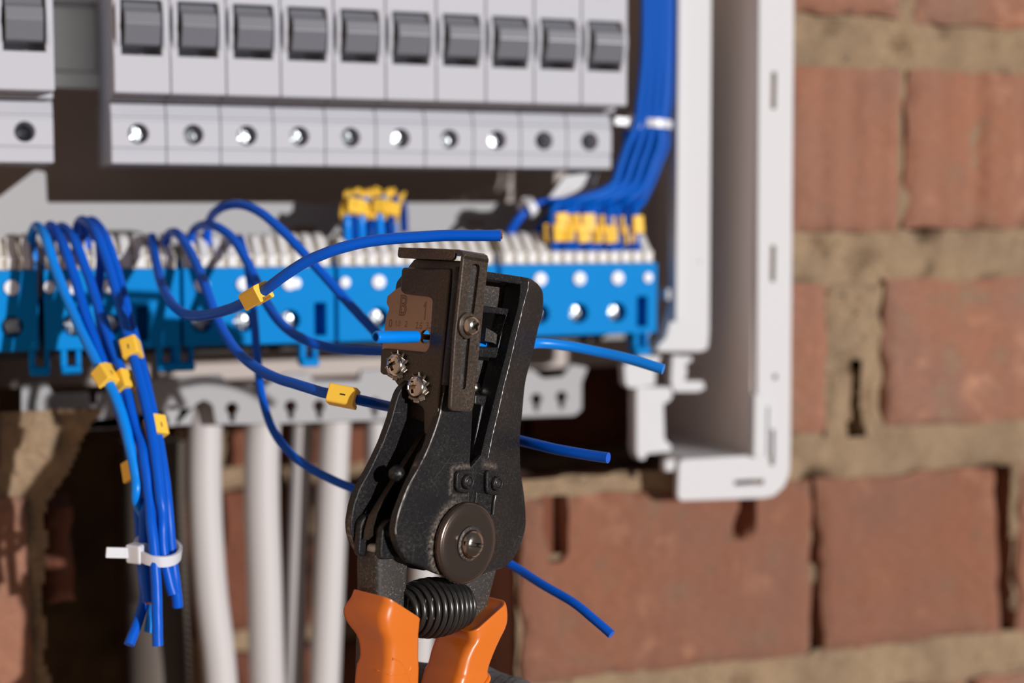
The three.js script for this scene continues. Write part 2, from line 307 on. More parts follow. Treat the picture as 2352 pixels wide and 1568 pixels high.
// ---------------------------------------------------------------- measured outlines and paths, millimetres in the wall's frame
const D = {
  flangeOuter: [[238.2,1488.0],[238.2,1478.5],[239.3,1349.4],[239.6,1314.3],[239.5,1302.5],[237.4,1297.1],[232.8,1293.5],[228.6,1293.0],[193.9,1294.2],[192.3,1295.7],[192.7,1308.4],[194.2,1309.7],[222.2,1309.6],[223.0,1331.2],[224.9,1333.4],[224.2,1406.4],[223.5,1477.8],[223.3,1487.2]],
  flangeSlots: [[230.1,1445.2],[230.8,1381.4],[231.6,1312.2],[222.0,1299.4],[232.4,1338.9]],
  post: [[194.9,1487.4],[211.2,1488.3],[210.5,1478.7],[211.1,1355.8],[210.6,1349.2],[207.9,1348.0],[188.7,1348.6],[189.9,1351.5],[192.6,1353.5],[196.4,1367.6],[193.0,1367.7],[192.9,1371.9],[196.5,1372.5],[195.6,1414.5]],
  bracketTop: [[177.5,1343.9],[184.4,1346.5],[193.1,1346.7],[190.8,1340.7],[190.6,1335.6],[180.0,1334.7],[178.1,1336.6]],
  bracketE: [[198.0,1346.6],[206.4,1345.8],[206.4,1344.0],[203.8,1343.1],[204.4,1340.2],[203.4,1336.6],[211.1,1336.3],[212.2,1333.4],[209.1,1332.2],[198.8,1332.6],[197.5,1336.3]],
  bracketLow: [[183.1,1335.2],[197.7,1334.5],[198.5,1331.1],[196.9,1328.9],[194.7,1328.2],[195.3,1314.5],[198.3,1312.0],[197.4,1309.7],[187.8,1309.4],[186.9,1307.1],[184.7,1307.3],[183.3,1310.2]],
  crossbar: [[-51.9,1400.0],[-40.7,1405.8],[-29.3,1414.7],[-25.8,1414.0],[-25.6,1403.7],[154.8,1404.1],[164.6,1414.6],[178.1,1415.9],[172.7,1401.7],[173.8,1374.9],[-52.6,1378.2]],
  gusset: [[144.9,1402.5],[153.7,1413.6],[167.1,1415.4],[162.0,1401.3]],
  crossHoles: [[63.1,1394.1],[128.0,1396.4]],
  comb: [[-36.4,1327.2],[-36.0,1343.3],[-27.8,1343.8],[-25.9,1339.6],[-17.5,1339.5],[-14.0,1339.8],[-13.8,1335.0],[-11.6,1334.9],[-11.5,1339.3],[-6.8,1339.4],[-0.3,1339.4],[-0.2,1343.2],[7.6,1343.2],[31.5,1343.7],[32.4,1340.6],[41.4,1339.8],[43.9,1335.3],[46.4,1339.6],[53.6,1343.3],[62.0,1343.3],[63.2,1340.5],[80.3,1339.8],[80.8,1343.5],[89.4,1343.6],[97.4,1343.4],[99.1,1340.1],[110.7,1339.7],[112.4,1343.1],[125.9,1342.7],[127.6,1339.4],[139.7,1338.9],[146.7,1341.8],[151.6,1338.0],[159.5,1338.5],[162.9,1343.0],[169.9,1341.5],[167.4,1335.9],[167.4,1325.5],[164.6,1323.3],[143.2,1323.6],[92.2,1324.9],[51.5,1325.5],[43.3,1325.7],[28.5,1326.3],[27.5,1333.3],[24.6,1335.2],[21.5,1333.5],[20.2,1326.5],[9.3,1326.8],[-14.0,1326.4]],
  combHoles: [[-27.5,1332.2],[-17.0,1332.2],[13.7,1331.6],[34.3,1331.7],[55.2,1331.6],[65.5,1331.3],[85.9,1331.1],[148.8,1330.3],[159.0,1330.7]],
  cables: {a:[[27.6,1336.3,-34.0],[26.7,1320.6,-34.0],[26.3,1296.9,-34.0],[27.7,1264.9,-34.0],[30.1,1240.5,-34.0],[31.6,1217.6,-34.0]],b:[[48.9,1338.8,-32.0],[47.1,1319.9,-32.0],[46.6,1296.0,-32.0],[47.2,1263.7,-32.0],[47.5,1239.3,-32.0],[47.9,1216.4,-32.0]],c:[[66.0,1336.7,-46.0],[64.7,1317.1,-46.0],[63.5,1292.4,-46.0],[62.2,1267.5,-46.0],[60.9,1234.1,-46.0],[59.8,1210.6,-46.0]],d:[[75.6,1337.6,-34.0],[74.2,1318.2,-34.0],[73.0,1293.9,-34.0],[71.8,1269.4,-34.0],[70.1,1236.5,-34.0],[68.9,1213.4,-34.0]],e:[[95.2,1335.2,-50.0],[94.4,1315.0,-50.0],[94.9,1289.6,-50.0],[96.7,1255.3,-50.0],[98.1,1205.0,-50.0]],f:[[110.8,1336.3,-34.0],[109.4,1299.9,-34.0],[108.1,1258.1,-34.0],[106.3,1232.9,-34.0],[104.1,1209.3,-34.0]]},
  conduit: [[12.6,1315.0,-68.0],[12.2,1291.8,-68.0],[12.3,1266.7,-68.0],[12.5,1241.4,-68.0],[12.2,1209.1,-68.0]],
  bundle: {n1:[[-31.8,1384.7,2.0],[-32.2,1387.5,2.1],[-32.5,1390.3,2.5],[-32.4,1392.8,3.7],[-31.8,1394.8,5.6],[-31.3,1395.9,8.1],[-30.8,1396.0,10.9],[-30.5,1395.6,13.6],[-30.2,1395.1,16.4],[-29.9,1394.4,19.1],[-29.5,1393.4,21.7],[-29.1,1392.1,24.2],[-28.7,1390.3,26.3],[-28.2,1388.3,28.2],[-27.7,1386.1,29.9],[-27.2,1384.0,31.7],[-26.6,1381.9,33.6],[-26.0,1379.9,35.4],[-25.4,1377.9,37.2],[-24.8,1375.8,39.1],[-24.1,1373.8,41.0],[-23.5,1371.9,42.9],[-22.8,1370.1,45.0],[-22.2,1368.3,47.0],[-21.6,1366.5,49.1],[-20.9,1364.7,51.2],[-20.2,1362.9,53.3],[-19.5,1361.1,55.3],[-18.7,1359.3,57.4],[-18.0,1357.5,59.4],[-17.2,1355.8,61.4],[-16.3,1354.0,63.5],[-15.4,1352.2,65.4],[-14.5,1350.1,67.1],[-13.7,1348.1,68.9],[-13.0,1345.9,70.5],[-12.3,1343.6,72.0],[-11.8,1341.2,73.4],[-11.3,1338.8,74.7],[-11.0,1336.3,76.0],[-10.5,1333.7,77.1],[-10.1,1331.1,78.1],[-9.8,1328.5,79.2],[-9.5,1325.9,80.1],[-9.6,1323.4,81.3],[-9.7,1320.7,80.9],[-9.1,1318.3,79.6],[-7.8,1315.9,79.2],[-6.9,1313.6,80.3],[-6.5,1311.1,81.4],[-6.3,1308.4,82.3],[-6.1,1305.6,83.0],[-5.7,1302.9,83.6],[-5.3,1300.2,84.1],[-5.2,1297.4,84.5],[-5.4,1294.6,84.8],[-5.8,1291.9,85.4],[-6.4,1289.3,86.2],[-7.0,1286.6,86.6],[-7.6,1283.8,86.8]],n2:[[-26.6,1384.7,2.4],[-27.2,1387.3,2.4],[-27.7,1389.8,2.6],[-27.9,1392.3,3.3],[-27.7,1394.6,4.7],[-27.2,1396.0,6.8],[-26.8,1396.2,9.4],[-26.4,1395.8,12.0],[-26.1,1395.2,14.5],[-25.8,1394.6,17.1],[-25.5,1393.9,19.6],[-25.1,1393.0,22.0],[-24.8,1392.0,24.5],[-24.4,1390.9,26.8],[-24.0,1389.5,29.0],[-23.5,1387.8,30.9],[-23.0,1385.8,32.6],[-22.5,1383.7,34.1],[-22.0,1381.7,35.7],[-21.5,1379.7,37.3],[-21.1,1377.7,39.0],[-20.7,1375.7,40.7],[-20.2,1373.7,42.3],[-19.8,1371.6,44.0],[-19.3,1369.6,45.6],[-18.8,1367.6,47.2],[-18.2,1365.6,48.8],[-17.7,1363.7,50.5],[-17.2,1361.7,52.2],[-16.7,1359.8,53.9],[-16.1,1357.9,55.7],[-15.6,1356.0,57.4],[-15.1,1354.0,59.1],[-14.5,1352.1,60.8],[-14.0,1350.1,62.5],[-13.5,1348.1,64.2],[-13.1,1346.1,65.7],[-12.6,1343.9,67.2],[-12.1,1341.8,68.6],[-11.6,1339.6,70.0],[-11.1,1337.3,71.3],[-10.6,1335.1,72.6],[-10.0,1332.8,73.7],[-9.3,1330.5,74.9],[-8.7,1328.2,76.0],[-8.1,1325.8,77.0],[-7.4,1323.4,77.4],[-6.7,1321.3,78.7],[-6.6,1319.6,80.8],[-7.2,1317.8,82.5],[-7.9,1315.5,83.6],[-8.0,1313.0,84.0],[-8.2,1310.4,84.7],[-8.3,1307.9,85.4],[-8.4,1305.3,85.9],[-8.3,1302.7,86.0],[-8.1,1300.0,86.0],[-8.0,1297.4,86.4],[-7.9,1294.9,87.2],[-7.8,1292.4,88.1]],n3:[[-23.4,1384.6,1.7],[-23.9,1387.4,1.7],[-24.4,1390.2,1.9],[-24.7,1392.9,2.9],[-24.3,1395.0,4.8],[-23.7,1395.8,7.4],[-23.3,1395.8,10.3],[-23.0,1395.5,13.1],[-22.7,1395.2,15.9],[-22.4,1394.7,18.7],[-22.1,1394.1,21.5],[-21.8,1393.4,24.3],[-21.4,1392.6,27.0],[-20.9,1391.3,29.6],[-20.3,1389.6,31.7],[-19.6,1387.4,33.4],[-19.0,1385.1,35.0],[-18.4,1382.9,36.7],[-17.8,1380.8,38.7],[-17.3,1378.7,40.6],[-16.9,1376.7,42.5],[-16.4,1374.6,44.5],[-15.9,1372.5,46.4],[-15.4,1370.4,48.2],[-14.8,1368.2,50.1],[-14.3,1366.1,51.8],[-13.7,1363.9,53.6],[-13.2,1361.7,55.4],[-12.6,1359.6,57.3],[-12.0,1357.5,59.1],[-11.4,1355.4,61.0],[-10.9,1353.2,62.8],[-10.4,1351.0,64.6],[-10.1,1348.8,66.3],[-9.7,1346.5,68.0],[-9.4,1344.2,69.7],[-8.9,1341.8,71.2],[-8.4,1339.4,72.7],[-7.9,1337.3,74.5],[-7.5,1335.4,76.7],[-7.3,1333.4,78.7],[-7.2,1330.9,80.1],[-6.9,1328.3,81.3],[-6.7,1325.6,82.4],[-6.6,1323.0,83.4],[-6.5,1320.4,84.7],[-6.5,1317.8,86.0],[-6.6,1315.4,87.5],[-6.5,1312.8,88.7],[-6.3,1310.1,89.7],[-6.2,1307.3,90.5],[-6.1,1304.6,91.3],[-6.1,1301.8,91.8],[-6.0,1298.9,92.3],[-6.0,1296.1,92.7],[-6.0,1293.3,93.2],[-6.1,1290.4,93.6],[-6.1,1287.6,94.1],[-6.2,1284.7,94.5],[-6.2,1281.9,94.9]],n4:[[-17.2,1384.5,1.6],[-18.0,1387.1,1.8],[-18.6,1389.6,2.5],[-18.9,1392.1,3.4],[-18.6,1394.5,4.6],[-18.3,1396.5,6.3],[-17.8,1397.6,8.7],[-17.3,1397.9,11.3],[-16.9,1397.7,14.0],[-16.5,1397.4,16.6],[-16.2,1397.1,19.2],[-15.8,1396.5,21.9],[-15.5,1395.9,24.5],[-15.1,1395.2,27.0],[-14.7,1394.1,29.5],[-14.2,1392.7,31.7],[-13.7,1391.0,33.7],[-13.2,1389.0,35.5],[-12.7,1387.1,37.2],[-12.3,1385.1,39.1],[-11.9,1383.2,40.9],[-11.5,1381.3,42.7],[-11.2,1379.3,44.5],[-10.8,1377.3,46.3],[-10.5,1375.3,48.0],[-10.1,1373.3,49.8],[-9.8,1371.2,51.5],[-9.4,1369.2,53.2],[-9.1,1367.1,54.9],[-8.8,1365.0,56.6],[-8.4,1363.0,58.3],[-8.1,1361.0,60.0],[-7.8,1358.9,61.7],[-7.4,1356.9,63.5],[-7.1,1354.9,65.2],[-6.7,1352.8,66.9],[-6.4,1350.7,68.6],[-6.0,1348.7,70.3],[-5.7,1346.6,71.9],[-5.4,1344.4,73.5],[-5.1,1342.2,75.0],[-4.9,1340.0,76.5],[-4.7,1337.7,77.9],[-4.5,1335.4,79.3],[-4.3,1333.1,80.6],[-4.2,1330.7,81.9],[-4.0,1328.3,83.0],[-3.9,1325.8,84.1],[-3.8,1323.3,85.2],[-3.7,1320.9,86.3],[-3.4,1318.3,86.9],[-3.3,1315.6,86.8],[-3.4,1313.0,86.9],[-3.5,1310.4,87.5],[-3.5,1307.7,88.2],[-3.3,1305.1,88.6],[-2.9,1302.5,89.0],[-2.4,1299.9,89.4],[-1.9,1297.3,89.8],[-1.2,1294.7,90.3]],n5:[[-14.2,1384.4,3.2],[-14.8,1387.0,3.4],[-15.4,1389.6,2.8],[-15.7,1392.2,2.2],[-15.5,1394.7,3.3],[-15.1,1396.5,5.2],[-14.7,1397.6,7.6],[-14.2,1397.7,10.3],[-13.7,1397.3,12.9],[-13.4,1396.8,15.6],[-13.1,1396.2,18.2],[-12.8,1395.6,20.8],[-12.5,1394.8,23.4],[-12.2,1393.9,25.9],[-11.8,1392.7,28.3],[-11.4,1391.1,30.5],[-10.9,1389.3,32.4],[-10.4,1387.2,34.1],[-10.0,1385.1,35.8],[-9.5,1383.1,37.5],[-9.2,1381.1,39.3],[-8.8,1379.0,41.0],[-8.5,1376.9,42.8],[-8.2,1374.8,44.4],[-7.9,1372.7,46.1],[-7.6,1370.6,47.8],[-7.2,1368.5,49.6],[-6.9,1366.5,51.3],[-6.5,1364.4,53.0],[-6.2,1362.3,54.7],[-5.8,1360.3,56.4],[-5.5,1358.2,58.1],[-5.2,1356.0,59.8],[-4.9,1353.9,61.5],[-4.6,1351.8,63.1],[-4.3,1349.6,64.7],[-4.0,1347.5,66.3],[-3.7,1345.3,67.9],[-3.4,1343.1,69.5],[-3.1,1340.9,71.1],[-2.8,1338.6,72.6],[-2.6,1336.4,74.0],[-2.3,1334.0,75.3],[-2.1,1331.6,76.6],[-1.9,1329.2,77.8],[-1.7,1326.7,79.0],[-1.5,1324.3,80.0],[-1.4,1321.7,81.0],[-1.3,1319.2,82.0],[-1.2,1316.6,82.7],[-1.1,1314.0,83.3],[-1.0,1311.3,83.7],[-0.9,1308.6,83.9],[-0.7,1305.9,84.1],[-0.5,1303.2,84.4],[-0.3,1300.5,84.8],[-0.0,1297.8,85.1],[0.2,1295.1,85.1],[0.5,1292.4,85.1],[0.7,1289.7,85.0]],n6:[[-11.4,1384.5,1.1],[-11.9,1387.2,1.0],[-12.2,1389.8,1.6],[-12.5,1391.9,3.3],[-12.5,1394.0,4.9],[-12.0,1395.6,6.9],[-12.2,1395.2,9.5],[-12.4,1394.3,12.1],[-12.6,1393.1,14.5],[-12.6,1391.7,16.9],[-12.7,1390.2,19.1],[-12.8,1388.6,21.3],[-12.9,1386.9,23.5],[-13.1,1385.1,25.5],[-13.4,1383.1,27.3],[-13.8,1380.8,28.7],[-14.2,1378.4,29.8],[-14.6,1375.9,30.9],[-14.8,1373.6,32.3],[-14.8,1371.4,33.8],[-14.7,1369.2,35.5],[-14.6,1367.1,37.2],[-14.4,1365.0,38.9],[-14.2,1362.9,40.6],[-14.0,1360.8,42.4],[-13.8,1358.8,44.2],[-13.5,1356.8,46.0],[-13.2,1354.9,47.9],[-12.9,1352.9,49.8],[-12.5,1350.9,51.6],[-12.2,1348.8,53.3],[-11.8,1346.7,55.0],[-11.5,1344.6,56.6],[-11.1,1342.4,58.2],[-10.7,1340.2,59.8],[-10.4,1338.0,61.3],[-10.1,1335.8,62.9],[-9.8,1333.6,64.5],[-9.6,1331.4,66.1],[-9.3,1329.1,67.5],[-9.1,1326.8,68.9],[-8.9,1324.4,70.2],[-8.7,1322.0,71.4],[-8.6,1319.5,72.6],[-8.4,1317.0,73.6],[-8.4,1314.4,74.5],[-8.3,1311.8,75.3],[-8.3,1309.2,75.9],[-8.3,1306.5,76.5],[-8.3,1303.9,77.3],[-8.2,1301.3,78.0],[-8.0,1298.7,78.8],[-7.9,1296.2,79.7],[-7.9,1293.8,81.0],[-8.3,1291.8,82.9],[-9.1,1289.8,84.5],[-10.1,1287.8,86.0],[-11.1,1285.8,87.5],[-12.3,1283.7,88.9],[-13.4,1281.6,90.2]]},
  wireA: [[5.2,1384.3,2.0],[5.0,1387.5,2.9],[4.8,1390.2,4.7],[4.7,1392.2,7.2],[4.5,1392.2,10.5],[4.2,1391.3,13.7],[4.0,1390.2,16.8],[3.8,1389.0,19.8],[3.6,1387.8,22.9],[3.4,1386.5,25.9],[3.2,1385.3,29.0],[3.1,1384.1,32.1],[2.9,1382.9,35.1],[2.8,1381.7,38.2],[2.7,1380.5,41.3],[2.7,1379.3,44.4],[2.7,1378.3,47.5],[2.8,1377.3,50.7],[2.8,1376.4,53.8],[2.9,1375.6,57.0],[3.1,1374.8,60.2],[3.3,1374.0,63.4],[3.6,1373.3,66.6],[4.0,1372.7,69.9],[4.6,1372.1,73.1],[5.3,1371.7,76.2],[6.1,1371.5,79.4],[7.0,1371.5,82.6],[7.9,1371.7,85.8],[8.9,1372.0,88.9],[9.9,1372.4,92.1],[10.9,1372.9,95.2],[11.9,1373.4,98.2],[13.0,1374.1,101.3],[14.2,1374.8,104.3],[15.3,1375.7,107.3],[16.5,1376.6,110.2],[17.7,1377.7,113.1],[19.0,1378.9,115.9],[20.4,1380.3,118.5],[21.8,1381.8,121.1],[23.5,1383.5,123.4],[25.4,1385.1,125.4],[27.6,1386.8,127.3],[30.0,1388.3,129.0],[32.5,1389.5,130.7],[35.3,1390.7,132.2],[38.2,1391.6,133.4],[41.2,1392.4,134.4],[44.3,1393.0,135.4],[47.4,1393.4,136.5],[50.5,1393.7,137.6],[53.6,1393.9,138.7],[56.7,1394.1,139.8],[59.8,1394.3,140.9],[62.9,1394.4,142.1],[66.0,1394.4,143.2],[69.1,1394.4,144.3],[72.2,1394.4,145.5],[75.3,1394.4,146.6]],
  wireB: [[10.1,1384.3,2.0],[9.6,1388.1,3.0],[9.5,1391.4,5.2],[10.0,1393.4,8.6],[10.2,1393.9,12.5],[10.3,1394.0,16.5],[10.5,1394.0,20.5],[10.6,1393.6,24.4],[10.9,1392.9,28.3],[11.3,1391.7,32.1],[11.8,1390.0,35.7],[12.3,1388.3,39.2],[12.7,1386.5,42.8],[13.0,1384.8,46.4],[13.3,1383.0,49.9],[13.5,1381.1,53.4],[13.9,1379.1,56.9],[14.2,1376.8,60.1],[14.6,1374.3,63.2],[15.0,1371.8,66.2],[15.6,1369.3,69.3],[16.3,1366.9,72.5],[17.1,1364.7,75.6],[18.0,1362.6,78.9],[19.1,1360.8,82.3],[20.3,1359.3,85.8],[21.6,1358.0,89.3],[23.0,1356.9,92.9],[24.4,1356.0,96.5],[25.9,1355.3,100.1],[27.5,1354.7,103.7],[29.3,1354.3,107.3],[31.1,1353.8,110.8],[33.0,1353.3,114.3],[35.1,1352.7,117.6],[37.6,1352.3,120.7],[40.8,1351.7,122.9],[44.6,1350.7,122.9],[48.2,1349.7,121.7],[51.5,1348.7,119.7],[54.6,1347.8,117.4],[57.9,1346.8,115.4],[61.3,1345.7,113.6],[64.7,1344.5,111.9],[68.2,1343.3,110.3],[71.8,1342.1,109.1],[75.6,1341.0,108.9],[78.8,1340.1,110.9],[81.1,1339.6,114.1],[82.9,1339.3,117.6],[84.7,1339.0,121.2],[86.4,1338.6,124.8],[87.9,1338.4,128.5],[89.3,1338.2,132.2],[91.1,1337.9,135.7],[93.2,1337.5,139.1],[95.6,1337.2,142.3],[98.1,1336.9,145.3],[100.8,1336.6,148.3],[103.4,1336.4,151.3]],
  wireC: [[18.3,1384.2,2.0],[18.0,1386.5,2.1],[17.8,1388.9,2.3],[17.7,1391.2,2.9],[18.1,1393.3,3.9],[18.7,1394.8,5.6],[19.1,1395.4,7.8],[19.3,1395.8,10.1],[19.5,1396.0,12.5],[19.7,1396.2,14.9],[19.9,1396.3,17.2],[20.1,1396.4,19.6],[20.3,1396.4,21.9],[20.6,1396.4,24.3],[20.9,1396.3,26.6],[21.3,1396.1,28.9],[21.9,1395.8,31.2],[22.8,1395.2,33.3],[23.8,1394.3,35.3],[24.8,1393.3,37.2],[25.5,1392.1,39.1],[26.2,1390.9,41.0],[26.7,1389.6,42.9],[27.2,1388.2,44.8],[27.7,1386.7,46.6],[28.2,1385.3,48.4],[28.6,1383.8,50.2],[29.0,1382.3,51.9],[29.4,1380.7,53.7],[29.8,1379.1,55.4],[30.1,1377.6,57.1],[30.5,1376.0,58.9],[31.0,1374.5,60.6],[31.5,1373.0,62.4],[32.1,1371.6,64.2],[32.7,1370.2,66.0],[33.4,1368.9,67.9],[34.2,1367.7,69.7],[35.1,1366.6,71.6],[36.1,1365.6,73.6],[37.1,1364.7,75.5],[38.4,1364.0,77.4],[39.7,1363.2,79.2],[41.2,1362.6,80.9],[42.9,1362.1,82.5],[44.6,1361.7,84.1],[46.4,1361.3,85.5],[48.3,1361.1,86.9],[50.3,1360.9,88.2],[52.4,1360.9,89.3],[54.4,1360.8,90.5],[56.5,1360.8,91.8],[58.5,1360.8,93.0],[60.5,1360.7,94.3],[62.5,1360.7,95.5],[64.6,1360.7,96.6],[66.8,1360.6,97.5],[69.0,1360.5,98.3],[71.3,1360.3,99.0],[73.5,1360.2,99.8]],
  wireD: [[24.3,1384.1,2.0],[23.9,1386.4,2.1],[23.5,1388.7,2.3],[23.2,1390.9,2.8],[23.1,1393.1,3.6],[23.2,1395.2,4.6],[23.3,1396.9,6.2],[23.3,1398.0,8.2],[23.3,1398.7,10.4],[23.3,1399.2,12.7],[23.2,1399.7,15.0],[23.2,1400.1,17.3],[23.2,1400.4,19.6],[23.3,1400.8,21.9],[23.4,1401.1,24.2],[23.6,1401.5,26.4],[24.0,1401.9,28.7],[24.7,1402.3,30.9],[25.6,1402.6,33.0],[26.7,1402.8,35.0],[27.7,1402.8,37.1],[28.7,1402.6,39.2],[29.7,1402.2,41.3],[30.7,1401.7,43.3],[31.8,1401.0,45.3],[32.8,1400.2,47.1],[33.9,1399.2,48.9],[35.0,1398.0,50.6],[36.1,1396.8,52.2],[37.2,1395.5,53.8],[38.3,1394.2,55.4],[39.4,1392.8,56.8],[40.5,1391.3,58.3],[41.7,1389.8,59.7],[42.8,1388.3,61.0],[43.9,1386.7,62.3],[45.1,1385.2,63.6],[46.3,1383.6,64.8],[47.5,1382.0,66.1],[48.6,1380.5,67.3],[49.8,1378.9,68.5],[50.9,1377.3,69.8],[52.1,1375.7,71.1],[53.2,1374.2,72.4],[54.2,1372.7,73.9],[55.3,1371.3,75.4],[56.3,1369.8,76.9],[57.4,1368.4,78.3],[58.5,1366.9,79.7],[59.6,1365.4,81.1],[60.8,1363.9,82.5],[62.0,1362.5,83.8],[63.3,1361.2,85.2],[64.7,1359.9,86.6],[66.1,1358.6,88.0],[67.4,1357.3,89.3],[68.7,1355.8,90.5],[70.0,1354.3,91.7],[71.3,1352.7,92.8],[72.6,1351.1,93.9]],
  wireF: [[33.6,1384.0,2.0],[33.2,1387.6,2.9],[32.9,1390.7,4.8],[33.0,1391.9,8.2],[32.8,1391.2,11.8],[32.5,1390.2,15.4],[32.2,1389.0,18.9],[32.0,1387.6,22.4],[31.7,1386.0,25.7],[31.6,1384.1,28.9],[31.5,1381.6,31.6],[31.5,1378.7,33.9],[31.4,1375.7,36.2],[31.3,1372.9,38.7],[31.1,1370.3,41.3],[30.8,1367.7,44.0],[30.6,1365.1,46.6],[30.3,1362.3,49.1],[30.0,1359.6,51.6],[29.8,1356.8,54.1],[29.6,1353.9,56.4],[29.4,1351.1,58.8],[29.3,1348.2,61.2],[29.3,1345.5,63.7],[29.5,1342.8,66.3],[29.9,1340.1,68.9],[30.5,1337.5,71.4],[31.4,1335.1,74.1],[32.7,1332.8,76.7],[34.3,1330.8,79.5],[36.1,1329.0,82.1],[38.2,1327.4,84.8],[40.5,1326.0,87.4],[42.9,1324.8,89.9],[45.2,1323.7,92.6],[47.7,1322.7,95.2],[50.5,1321.5,97.3],[53.5,1320.3,99.2],[56.5,1318.9,100.9],[59.6,1317.6,102.5],[62.7,1316.2,104.0],[65.8,1314.7,105.4],[69.0,1313.2,106.6],[72.2,1311.6,107.7],[75.4,1310.1,108.9],[78.4,1308.5,110.4],[81.1,1306.9,112.4],[83.4,1305.4,114.9],[85.6,1304.0,117.5],[87.6,1302.6,120.3],[89.6,1301.3,123.2],[91.2,1300.1,126.3],[92.8,1299.0,129.5],[94.6,1297.9,132.6],[96.5,1296.8,135.6],[98.3,1295.7,138.6],[100.1,1294.2,141.6],[101.7,1292.5,144.4],[103.5,1290.7,147.2],[105.3,1288.8,149.8]],
  wireHr: [[87.2,1364.0,127.1],[94.2,1364.5,123.6],[102.5,1363.6,124.0],[110.3,1362.0,127.0],[117.4,1360.3,131.8],[125.4,1357.6,138.2]],
  harness: [[[180.0,1485.6,7.0],[179.9,1457.8,7.0],[178.3,1440.7,7.0],[177.0,1432.1,7.0],[173.6,1425.0,7.0],[170.9,1418.0,7.0],[167.1,1410.1,8.0],[153.6,1404.9,9.0],[146.1,1403.1,7.0],[144.1,1400.0,8.0],[144.2,1393.8,8.5],[145.2,1387.0,7.5]],[[182.5,1486.2,3.6],[182.4,1458.3,3.6],[180.9,1441.0,3.6],[179.6,1432.3,3.6],[176.5,1425.2,3.6],[173.8,1418.1,3.6],[169.9,1410.2,4.6],[157.1,1404.4,5.6],[148.7,1402.6,7.0],[146.8,1400.0,8.0],[146.9,1393.8,8.5],[147.8,1387.0,7.5]],[[185.0,1486.9,0.2],[184.9,1458.7,0.2],[183.5,1441.3,0.2],[182.2,1432.6,0.2],[179.4,1425.4,0.2],[176.7,1418.3,0.2],[172.8,1410.3,1.2],[160.6,1403.8,2.2],[151.2,1402.2,7.0],[149.4,1400.0,8.0],[149.6,1393.8,8.5],[150.5,1387.0,7.5]],[[182.8,1485.8,7.0],[182.6,1457.9,7.0],[181.3,1440.8,7.0],[180.0,1432.2,7.0],[177.7,1425.1,7.0],[175.0,1418.0,7.0],[171.1,1410.2,8.0],[159.8,1405.0,9.0],[153.8,1403.1,7.0],[152.1,1400.0,8.0],[152.3,1393.8,8.5],[153.2,1387.0,7.5]],[[185.3,1486.4,3.6],[185.2,1458.4,3.6],[183.9,1441.1,3.6],[182.6,1432.4,3.6],[180.6,1425.3,3.6],[177.9,1418.2,3.6],[174.0,1410.2,4.6],[163.3,1404.4,5.6],[156.4,1402.6,7.0],[154.8,1400.0,8.0],[154.9,1393.8,8.5],[155.9,1386.9,7.5]],[[187.8,1487.0,0.2],[187.7,1458.8,0.2],[186.6,1441.4,0.2],[185.2,1432.6,0.2],[183.5,1425.5,0.2],[180.8,1418.3,0.2],[176.9,1410.3,1.2],[166.9,1403.8,2.2],[159.0,1402.2,7.0],[157.5,1400.0,8.0],[157.6,1393.8,8.5],[158.6,1386.9,7.5]],[[185.5,1485.9,7.0],[185.4,1458.0,7.0],[184.4,1440.9,7.0],[183.1,1432.2,7.0],[181.7,1425.2,7.0],[179.0,1418.1,7.0],[175.2,1410.2,8.0],[166.1,1405.0,9.0],[161.6,1403.1,7.0],[160.2,1400.0,8.0],[160.4,1393.8,8.5],[161.3,1386.9,7.5]],[[188.0,1486.5,3.6],[187.9,1458.5,3.6],[187.0,1441.2,3.6],[185.7,1432.5,3.6],[184.7,1425.4,3.6],[181.9,1418.2,3.6],[178.1,1410.3,4.6],[169.7,1404.4,5.6],[164.2,1402.7,7.0],[162.9,1400.0,8.0],[163.1,1393.8,8.5],[164.0,1386.9,7.5]],[[190.6,1487.2,0.2],[190.5,1458.9,0.2],[189.6,1441.5,0.2],[188.3,1432.7,0.2],[187.7,1425.5,0.2],[184.9,1418.3,0.2],[181.0,1410.3,1.2],[173.5,1403.8,2.2],[167.1,1402.2,7.0],[166.0,1400.0,8.0],[166.1,1393.8,8.5],[167.1,1386.8,7.5]],[[188.2,1486.0,7.0],[188.1,1458.1,7.0],[187.4,1440.9,7.0],[186.1,1432.3,7.0],[185.8,1425.2,7.0],[183.1,1418.1,7.0],[179.2,1410.2,8.0],[172.7,1405.0,9.0],[170.1,1403.1,7.0],[169.1,1400.0,8.0],[169.2,1393.7,8.5],[170.2,1386.8,7.5]],[[190.8,1486.7,3.6],[190.7,1458.6,3.6],[190.1,1441.2,3.6],[188.7,1432.5,3.6],[188.8,1425.4,3.6],[186.0,1418.3,3.6],[182.1,1410.3,4.6],[176.8,1404.4,5.6],[173.4,1402.7,7.0],[172.5,1400.0,8.0],[172.6,1393.7,8.5],[173.7,1386.8,7.5]],[[193.3,1487.3,0.2],[193.3,1459.0,0.2],[192.7,1441.5,0.2],[191.4,1432.8,0.2],[191.8,1425.6,0.2],[189.0,1418.4,0.2],[185.1,1410.4,1.2],[180.9,1403.8,2.2],[176.6,1402.2,7.0],[175.9,1400.0,8.0],[176.1,1393.7,8.5],[177.1,1386.8,7.5]]],
  strays: [[[179.1,1430.5,-6.0],[178.3,1414.5,-6.0],[169.6,1404.8,-4.0],[152.5,1404.4,0.0],[139.9,1402.8,0.0],[133.2,1396.9,0.0],[129.8,1389.1,-2.0],[128.1,1382.9,-2.0]],[[181.8,1430.6,-8.0],[181.0,1414.5,-8.0],[172.3,1403.2,-6.0],[155.4,1402.5,-3.0],[147.2,1398.4,-3.0],[142.2,1392.2,-3.0],[140.5,1382.7,-3.0]]],
